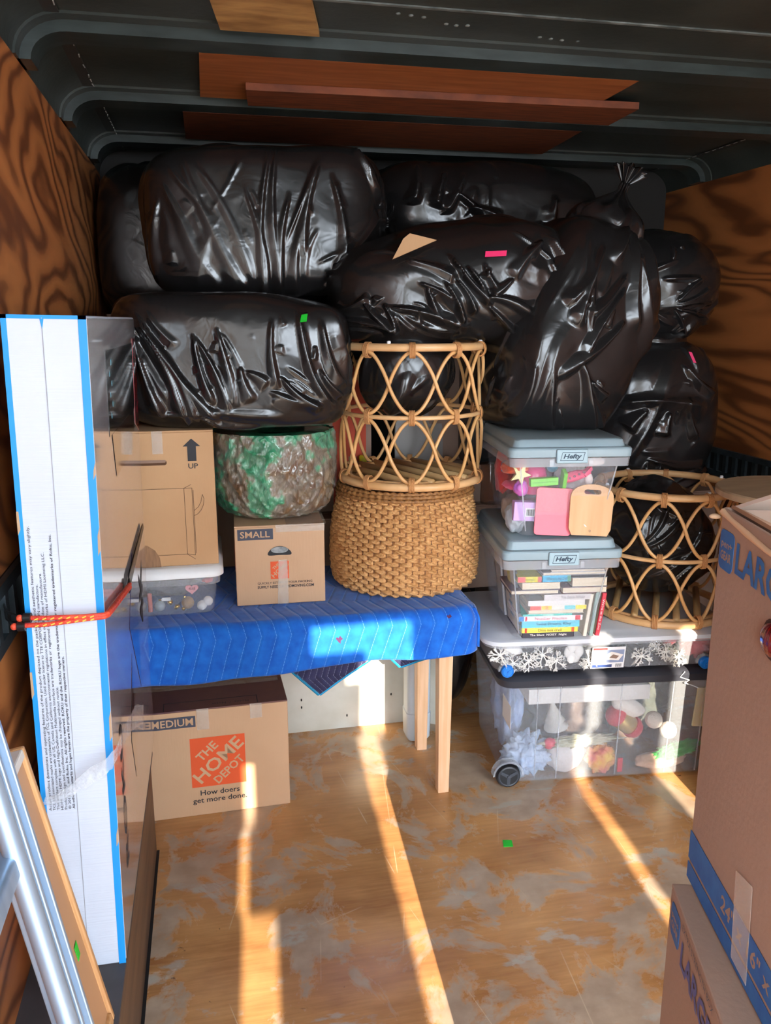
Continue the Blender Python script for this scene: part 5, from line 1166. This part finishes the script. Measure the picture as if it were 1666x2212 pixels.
# lines along which the film of each bag is pulled into a fold: x, z of both ends, height and width factors
CR_A = [(-0.065, 1.921, 0.107, 1.585, 1, 1.6), (-0.035, 1.937, 0.132, 1.596, 1.2, 1.6), (0.003, 1.926, 0.143, 1.626, 1, 1.5), (-0.091, 1.876, 0.055, 1.595, 0.7, 1.8), (0.21, 1.975, 0.179, 1.572, 1.3, 1), (0.231, 1.982, 0.235, 1.565, 1.1, 1.2), (0.266, 1.861, 0.228, 1.597, 1, 1.2), (0.136, 1.87, 0.187, 1.572, 1.2, 1), (0.354, 1.945, 0.309, 1.702, 1.2, 1.4), (0.402, 1.921, 0.432, 1.677, 1, 1.3), (0.309, 1.789, 0.276, 1.586, 0.8, 1.5), (0.467, 2.02, 0.564, 1.869, 1.2, 0.8), (0.438, 1.684, 0.555, 1.829, 1, 1.3), (0.362, 1.611, 0.584, 1.72, 1.2, 1), (-0.087, 1.639, 0.027, 1.646, 0.6, 0.8), (0.047, 1.783, -0.015, 1.611, 0.8, 2.5), (0.509, 1.967, 0.574, 1.863, 0.8, 0.8), (-0.115, 1.843, -0.122, 1.623, 0.8, 1.5), (0.391, 1.628, 0.45, 1.738, 0.7, 1.5)]
CR_C = [(-0.193, 1.49, -0.128, 1.249, 1.4, 1.3), (-0.19, 1.493, -0.071, 1.254, 1.2, 1.2), (-0.184, 1.498, -0.039, 1.247, 1.2, 1.1), (-0.177, 1.502, 0.017, 1.246, 1.3, 1.2), (-0.039, 1.456, 0.011, 1.29, 1.3, 1), (-0.028, 1.447, 0.058, 1.264, 0.9, 1.2), (0.094, 1.378, 0.12, 1.286, 1.1, 1.4), (0.18, 1.49, 0.188, 1.319, 1, 1), (0.204, 1.336, 0.299, 1.251, 1.3, 1.1), (0.257, 1.515, 0.328, 1.258, 1, 1.3), (0.313, 1.363, 0.364, 1.281, 1.2, 0.9), (0.174, 1.3, 0.304, 1.259, 0.8, 1.5), (0.379, 1.413, 0.398, 1.283, 1.2, 1.4), (0.113, 1.365, 0.162, 1.326, 1, 1.3), (-0.155, 1.25, 0.185, 1.233, 0.6, 1.2), (0.029, 1.466, 0.071, 1.277, 0.8, 1.6), (0.321, 1.49, 0.378, 1.31, 0.9, 1.4), (-0.031, 1.253, 0.133, 1.204, 0.9, 1.4)]
CR_D = [(0.71, 1.681, 0.823, 1.554, 1.5, 1), (0.76, 1.646, 0.82, 1.55, 1.4, 0.9), (0.688, 1.606, 0.749, 1.5, 1.5, 1), (0.721, 1.614, 0.781, 1.527, 1.4, 1), (0.464, 1.552, 0.546, 1.473, 1.3, 1.3), (0.518, 1.545, 0.554, 1.468, 1.3, 0.9), (0.813, 1.567, 0.95, 1.535, 1.4, 1.1), (1.006, 1.738, 1.12, 1.551, 1.3, 1.6), (0.982, 1.724, 0.898, 1.621, 1.2, 1.6), (0.824, 1.54, 1.035, 1.434, 1.3, 1.3), (0.537, 1.539, 0.757, 1.487, 1, 1.6), (0.393, 1.522, 0.469, 1.568, 1.1, 1.2), (0.634, 1.595, 0.692, 1.503, 1, 1.2), (0.891, 1.61, 0.834, 1.57, 1.2, 1), (1.006, 1.678, 1.067, 1.503, 0.9, 1.8), (0.613, 1.608, 0.734, 1.543, 0.9, 1.2), (0.824, 1.435, 1.04, 1.427, 1.1, 1), (0.578, 1.672, 0.718, 1.622, 0.8, 2), (0.373, 1.503, 0.551, 1.473, 1, 1)]
CR_F = [(1.172, 1.707, 1.084, 1.489, 1.4, 1.3), (1.237, 1.628, 1.119, 1.514, 1.4, 1), (1.236, 1.585, 1.107, 1.407, 1.2, 1), (1.299, 1.76, 1.289, 1.486, 1.1, 1.6), (1.394, 1.503, 1.383, 1.347, 1.1, 1.4), (1.094, 1.372, 1.158, 1.118, 1.4, 1.5), (1.29, 1.68, 1.342, 1.402, 1, 1.8), (0.961, 1.377, 0.924, 1.206, 1, 1.6), (1.227, 1.486, 1.023, 1.345, 1.2, 1.4), (1.127, 1.322, 1.192, 1.279, 1.2, 1), (1.137, 1.28, 1.191, 1.163, 1.1, 1), (1.196, 1.207, 1.123, 1.129, 1, 1.2), (1.011, 1.366, 1.046, 1.124, 1, 1.5), (1.151, 1.678, 1.055, 1.543, 1, 1.4), (1.305, 1.839, 1.211, 1.679, 1.2, 1.2), (1.321, 1.826, 1.355, 1.599, 1, 1.4), (1.278, 1.161, 1.124, 1.114, 1, 1)]
CR_H = [(1.446, 1.218, 1.74, 1.205, 1.3, 2.2), (1.52, 1.193, 1.464, 1.123, 1.2, 1.8), (1.608, 1.186, 1.593, 1.103, 1.2, 1.8), (1.536, 0.995, 1.485, 0.883, 1.2, 1), (1.762, 0.969, 1.597, 0.879, 1.2, 1), (1.841, 0.949, 1.653, 0.883, 1.2, 1), (1.678, 1.227, 1.728, 1.091, 0.8, 1.2), (1.587, 0.993, 1.559, 0.891, 1, 1), (1.668, 1.342, 1.788, 1.241, 1, 1.4), (1.549, 1.011, 1.777, 0.978, 1, 1.3)]
CR_G = [(1.652, 1.552, 1.808, 1.569, 1.2, 1.2), (1.652, 1.544, 1.814, 1.503, 1.2, 1), (1.651, 1.56, 1.784, 1.618, 1.2, 1), (1.65, 1.568, 1.744, 1.649, 1.2, 1.2), (1.629, 1.712, 1.633, 1.759, 1, 1), (1.653, 1.536, 1.747, 1.421, 1, 1), (1.669, 1.454, 1.704, 1.487, 1, 1), (1.638, 1.388, 1.741, 1.487, 1, 1.2)]
CR_I = [(1.342, 0.8, 1.429, 0.917, 1.2, 1), (1.312, 0.771, 1.464, 0.885, 1.2, 1), (1.383, 0.689, 1.533, 0.851, 1.2, 1), (1.348, 0.723, 1.506, 0.791, 1, 1), (1.436, 0.654, 1.542, 0.757, 1, 1), (1.32, 0.877, 1.379, 0.736, 1, 1.2), (1.398, 0.903, 1.499, 0.868, 1, 1)]
CR_E = [(0.772, 2.028, 0.756, 1.91, 1.2, 1.2), (0.867, 2.008, 0.834, 1.897, 1.3, 1.3), (0.936, 2.01, 0.869, 1.881, 1, 1.5), (0.957, 1.9, 1.064, 1.87, 1.3, 1.4), (0.911, 1.946, 1.029, 1.853, 1.2, 1.2), (1.28, 1.941, 1.266, 1.842, 1, 1.5), (1.433, 1.879, 1.467, 1.93, 1, 1)]

def bag(label, c, half, rot=(0, 0, 0), seed=1, k=2.8, neck=None, stress=(0, 0, 1), folds=26, fh=0.014, fw=0.024, fl=0.24, radial=18, crumple=0.003,
        lump=0.02, n=(230, 170), zmin=None, ymin=None, zmax=None, ymax=None, xmin=None, xmax=None, creases=(), ch=0.015, cw=0.017, soft_=0.02, group='black bin bags piled at the back'):
    """stuffed bin bag: rounded-box body whose film is pulled into sharp wedge folds; neck = length of the gathered tie at local +x"""
    rg = np.random.default_rng(seed); nu, nv = n; half = np.array(half, float)
    th = np.linspace(0.0, math.pi, nv)[:, None] * np.ones((1, nu)); ph = np.linspace(0, 2 * math.pi, nu, endpoint=False)[None, :] * np.ones((nv, 1))
    d = np.stack([np.cos(th), np.sin(th) * np.cos(ph), np.sin(th) * np.sin(ph)], -1).reshape(-1, 3)
    p = d / (np.abs(d) ** k).sum(1)[:, None] ** (1 / k)
    p = p * half
    if neck:
        tn = 0.55; t = th.ravel(); s = np.clip(1 - t / tn, 0, 1)            # 1 at the tip
        rad = np.sqrt(p[:, 1] ** 2 + p[:, 2] ** 2) + 1e-9
        r1 = half[1:].mean() * (0.055 + 0.75 * np.clip(1 - s * 1.7, 0, 1) ** 1.5) + half[1:].mean() * 0.16 * np.clip((s - 0.72) / 0.28, 0, 1)
        r1 = r1 * (1 + 0.3 * np.sin(ph.ravel() * 11 + seed) * np.clip(s * 1.5, 0, 1))
        f = np.clip(s * 4, 0, 1); new = np.where(s > 0, rad * (1 - f) + r1 * f, rad)
        p[:, 1:] *= (new / rad)[:, None]; p[:, 0] += neck * np.clip(s, 0, 1) ** 0.8
    g = p.reshape(nv, nu, 3); du = np.roll(g, -1, 1) - np.roll(g, 1, 1); dv = np.gradient(g, axis=0)
    nn = np.cross(dv, du).reshape(-1, 3); ln = np.linalg.norm(nn, axis=1)[:, None]
    nn = np.where(ln > 1e-10, nn / np.maximum(ln, 1e-10), d)
    nn *= np.sign((nn * d).sum(1))[:, None] + (np.abs((nn * d).sum(1)) < 1e-9)[:, None]
    Mx = np.array(Euler([R(a) for a in rot]).to_matrix())
    disp = lump * vnoise(p * 5 + seed * 7.3, seed)
    warp = p + 0.008 * np.stack([vnoise(p * 8 + 1, seed + 2), vnoise(p * 8 + 5, seed + 3), vnoise(p * 8 + 9, seed + 4)], -1)
    st = np.linalg.inv(Mx) @ np.array(stress, float); st /= np.linalg.norm(st)
    kn = np.array([half[0] + (neck or 0) * 0.4, 0, 0]); segs = []
    for i in rg.integers(0, len(p), folds):
        a = st + rg.normal(0, 0.22, 3); a -= nn[i] * (a @ nn[i]); a /= np.linalg.norm(a) + 1e-9
        wide = rg.random() < 0.3
        segs.append((p[i], a, fh * rg.uniform(0.4, 1.1) * (1.5 if wide else 1), fw * rg.uniform(0.5, 1.0) * (3 if wide else 1), fl * rg.uniform(0.5, 1.2)))
    for i in rg.integers(0, len(p), radial if neck else 0):
        a = p[i] - kn; l_ = np.linalg.norm(a)
        if l_ > half[0] * 1.3: a *= half[0] * 1.3 / l_
        mid = kn + a * 0.45; l_ = np.linalg.norm(a); a = a / (l_ + 1e-9)
        segs.append((mid, a, fh * rg.uniform(0.5, 1.1), fw * rg.uniform(0.35, 0.8), l_ * 0.45))
    ridge = np.zeros(len(p))
    for (pc, a, h_, w_, l_) in segs:
        q = warp - pc; al = q @ a; pr = np.sqrt(np.maximum((q * q).sum(1) - al * al, 0))
        wl = w_ * (0.35 + 0.65 * np.clip(0.5 + al / l_ * 0.5, 0, 1))          # wedge-shaped: fold opens out at one end
        pf = np.clip(1 - pr / wl, 0, 1) ** 1.1 * np.exp(-(al / l_) ** 4) * h_
        ridge = np.maximum(ridge, pf) + 0.2 * np.minimum(ridge, pf)
    if creases:
        creases = list(creases); cr0 = list(creases)
        for _ in range(int(len(cr0) * 1.6)):                                 # lesser folds that follow their neighbours
            x0, z0, x1, z1, h_, w_ = cr0[rg.integers(0, len(cr0))]; o_ = rg.normal(0, 0.035, 2); s_, e_ = sorted(rg.uniform(0, 1, 2)); jt = rg.normal(0, 0.012, 2)
            creases.append((x0 + (x1 - x0) * s_ + o_[0], z0 + (z1 - z0) * s_ + o_[1], x0 + (x1 - x0) * e_ + o_[0] + jt[0], z0 + (z1 - z0) * e_ + o_[1] + jt[1], h_ * rg.uniform(0.15, 0.55), w_ * rg.uniform(0.4, 1.3)))
        wp = warp @ Mx.T + np.array(c); nw = nn @ Mx.T; face = np.clip(-nw[:, 1] * 2.2, 0, 1)
        for (x0, z0, x1, z1, h_, w_) in creases:
            ax, az = x1 - x0, z1 - z0; l2 = ax * ax + az * az + 1e-9
            t = ((wp[:, 0] - x0) * ax + (wp[:, 2] - z0) * az) / l2; tt = np.clip(t, 0, 1)
            bow = 0.05 * math.sqrt(l2) * np.sin(math.pi * tt) * (1 if (x0 * 977) % 2 < 1 else -1)
            dd = ((wp[:, 0] - x0) * az - (wp[:, 2] - z0) * ax) / math.sqrt(l2) + bow
            wl = cw * w_ * (0.45 + 1.0 * tt)
            side = np.where(dd > 0, 1.0, 0.55)                               # one flank steep, the other gentle
            pf = np.clip(1 - np.abs(dd) / (wl * side), 0, 1) ** 1.05 * np.clip(np.minimum(t + 0.08, 1.08 - t) / 0.16, 0, 1) * ch * h_ * face
            ridge = np.maximum(ridge, pf) + 0.25 * np.minimum(ridge, pf)
    disp += ridge
    sd_ = p[rg.integers(0, len(p), 90)] + rg.normal(0, 0.01, (90, 3)); F1 = np.full(len(p), 9.0)
    for s_ in sd_: F1 = np.minimum(F1, ((warp - s_) ** 2).sum(1))
    disp += crumple * np.clip(np.sqrt(F1) / 0.06, 0, 1.5)
    if neck:
        s = np.clip(1 - th.ravel() / 0.55, 0, 1); disp *= np.where(s > 0, 1 - 0.85 * np.clip(s * 2, 0, 1), 1)
    p = p + nn * disp[:, None]
    w = p @ Mx.T + np.array(c)
    def squash(col, lim, sign, soft=None):
        soft = soft or soft_
        x = (w[:, col] - lim) * sign; w[:, col] = lim + sign * np.where(x < soft, soft * np.exp(np.minimum((x - soft) / soft, 0)), x)
    if zmin is not None: squash(2, zmin, 1)
    if zmax is not None: squash(2, zmax, -1)
    if ymin is not None: squash(1, ymin, 1)
    if ymax is not None: squash(1, ymax, -1)
    if xmin is not None: squash(0, xmin, 1)
    if xmax is not None: squash(0, xmax, -1)
    lo = w[:, 2].min(); org = np.array([c[0], c[1], lo]); w -= org
    me = bpy.data.meshes.new('bin_bag')
    ii = np.arange(nu); jj = np.arange(nv - 1)[:, None]
    a_ = (jj * nu + ii); b_ = (jj * nu + (ii + 1) % nu); F = np.stack([a_, b_, b_ + nu, a_ + nu], -1).reshape(-1, 4)
    me.vertices.add(len(w)); me.vertices.foreach_set('co', w.astype(np.float32).ravel())
    me.loops.add(F.size); me.loops.foreach_set('vertex_index', F.astype(np.int32).ravel())
    me.polygons.add(len(F)); me.polygons.foreach_set('loop_start', np.arange(0, F.size, 4, dtype=np.int32))
    me.update(calc_edges=True); me.validate(); me.materials.append(M_BAG)
    me.polygons.foreach_set('use_smooth', [True] * len(me.polygons))
    o = link('bin_bag', me); o.location = tuple(org); tag(o, label, 'trash bag', group); return o

HI = (400, 300); MD = (300, 220)
bag_a = bag('big black bin bag at the upper left with long vertical folds', (0.20, 2.87, 1.80), (0.365, 0.24, 0.225), (0, -3, 0), 11, 5, 0.07, (0.25, 0, 1), 14, n=HI, zmin=1.555, zmax=2.045, ymin=2.615, creases=CR_A, lump=0.016)
bag('dark bin bag wedged against the left plywood wall at the back', (-0.13, 3.32, 1.77), (0.27, 0.25, 0.25), (0, 90, 0), 12, 3.2, None, (0.6, 0, -1), 26, ymin=3.08, ymax=3.58, xmin=-0.372, zmax=2.07, zmin=1.525)
bag_c = bag('black bin bag with diagonal glossy folds lying over the UP box', (0.075, 2.60, 1.385), (0.335, 0.255, 0.195), (0, 3, 0), 13, 5, 0.07, (-0.55, 0, 1), 12, n=HI, zmin=1.19, ymin=2.322, xmin=-0.34, xmax=0.44, zmax=1.585, creases=CR_C, lump=0.014, ch=0.017)
bag_d = bag('black crumpled bin bag resting on top of the rattan stand', (0.775, 2.66, 1.60), (0.41, 0.25, 0.185), (0, -7, -3), 14, 3.0, 0.05, (-0.8, 0, 0.55), 20, n=HI, zmin=1.43, ymin=2.37, xmax=1.15, creases=CR_D, ch=0.022, cw=0.016, crumple=0.005)
bag('bin bag bulging down inside the upper rattan stand', (0.625, 2.60, 1.36), (0.15, 0.15, 0.15), (0, 90, 0), 15, 2.3, None, (0.5, 0, 1), 24, zmax=1.47)
bag('dark bin bag at the very back under the roof beams', (1.08, 3.28, 1.90), (0.47, 0.26, 0.19), (0, 0, 0), 16, 3, None, (0.2, 0, 1), 26, zmax=2.085, zmin=1.74, ymax=3.58, creases=CR_E, ch=0.02, cw=0.022, n=MD)
bag_f = bag('tall black bin bag leaning over the toy bin with its tied top at the roof', (1.13, 2.57, 1.45), (0.37, 0.21, 0.235), (0, -66, 8), 17, 3.0, 0.20, (0.45, 0, 1), 20, n=HI, zmin=1.165, ymin=2.31, creases=CR_F, ch=0.017, cw=0.02)
bag('bin bag slumped behind the rattan stand and the toy bin', (0.96, 2.80, 1.26), (0.17, 0.16, 0.26), (0, 0, 0), 18, 2.8, None, (0.3, 0, 1), 24, xmin=0.88, zmin=1.0, ymax=2.87)
bag('round bin bag pressed against the right plywood wall, upper one', (1.68, 2.95, 1.62), (0.2, 0.2, 0.215), (0, 90, 0), 19, 2.3, None, (1, 0, 0.15), 20, n=MD, xmax=2.05, creases=CR_G, ch=0.016, cw=0.013)
bag_h = bag('full bin bag standing behind the right rattan stand, tied with pink tape', (1.625, 2.90, 1.13), (0.31, 0.23, 0.25), (0, -90, 0), 20, 3.0, 0.07, (0.3, 0, 1), 16, n=MD, lump=0.02, zmin=0.86, xmax=2.05, creases=CR_H, ch=0.02, cw=0.02)
bag('crumpled bin bag stuffed inside the right rattan stand', (1.475, 2.47, 0.785), (0.20, 0.165, 0.175), (0, 60, 0), 21, 2.4, None, (-0.8, 0, 0.6), 46, 0.012, 0.014, 0.12, crumple=0.008, n=MD, zmin=0.60, creases=CR_I, ch=0.012, cw=0.010)
bag('dark bin bag filling the gap above the orange-printed box', (0.98, 3.10, 1.60), (0.34, 0.2, 0.19), (0, 0, 0), 22, 2.8, None, (0.3, 0, 1), 24, zmin=1.405, xmax=1.6, zmax=1.74, ymin=2.9)
bag('black bag added to fill the dark gap between the table leg and the tote', (0.855, 2.99, 0.26), (0.12, 0.14, 0.26), (0, 0, 0), 23, 2.8, None, (0.3, 0, 1), 24, zmin=0.002, xmin=0.76, ymax=3.2)  # added here to fill a dark gap beside the table leg
# cartons that carry the back of the pile, hardly seen
for (lab, w_, d_, h_, loc) in (('brown carton standing behind the white lidded bin', 0.50, 0.40, 1.0, (-0.08, 3.22, 0.5205)), ('brown carton standing at the back behind the right bags', 0.55, 0.42, 0.86, (1.66, 3.0, 0.0005)),
                               ('tall brown carton at the back wall carrying the highest bag', 0.62, 0.26, 1.62, (1.5, 3.43, 0.0005))):
    q = carton('storage_box', lab, w_, d_, h_, loc, 0, M_CARDD); part('tape', MB().box(-w_ / 2, w_ / 2, -0.025, 0.025, h_, h_ + 0.0007), M_TAPE, q)
# scraps of coloured tape stuck on the bags, and the torn carton corner between them
def stuck(bagobj, x, z, poly, m, label, spin=0):
    """lay a flat scrap on the front of a bag at x, z"""
    loc = Vector(bagobj.location); hit, p_, n_, _ = bagobj.ray_cast(Vector((x, 1.5, z)) - loc, Vector((0, 1, 0)))
    if not hit: p_ = Vector((x, 2.5, z)) - loc; n_ = Vector((0, -1, 0))
    if n_.y > 0: n_ = -n_
    q = n_.to_track_quat('Z', 'Y'); M = q.to_matrix().to_4x4() @ Matrix.Rotation(R(spin), 4, 'Z')
    o = solo('tape_tag', MB().prism(poly, 0.001, M), m, label, 'tape'); o.location = p_ + loc + n_ * 0.005; return o
bpy.context.view_layer.update()
stuck(bag_d, 0.84, 1.685, [(-0.032, -0.006), (0.03, -0.003), (0.032, 0.013), (-0.03, 0.011)], M_PINKT, 'pink tape tag on the bag above the rattan stand')
stuck(bag_c, 0.262, 1.505, [(-0.017, -0.012), (0.008, -0.010), (0.018, 0.012), (-0.006, 0.009)], M_GREENT, 'green tape tag on the bag over the UP box')
stuck(bag_h, 1.70, 1.37, [(-0.014, 0.02), (-0.003, 0.018), (0.016, -0.02), (0.006, -0.019)], M_PINKT, 'pink tape tag on the bag by the right wall')
hit, p_, n_, _ = bag_d.ray_cast(Vector((0.60, 1.5, 1.66)) - Vector(bag_d.location), Vector((0, 1, 0)))
yc = (p_ + Vector(bag_d.location)).y if hit else 2.5
solo('carton_corner', MB().prism([(-0.02, -0.03), (0.115, 0.028), (0.035, 0.046), (0.015, 0.03)], 0.005, F_FRONT), M_CARD, 'torn tan cardboard corner poking out between two bags', 'cardboard', (0.555, yc + 0.012, 1.70), (-14, 0, 0))
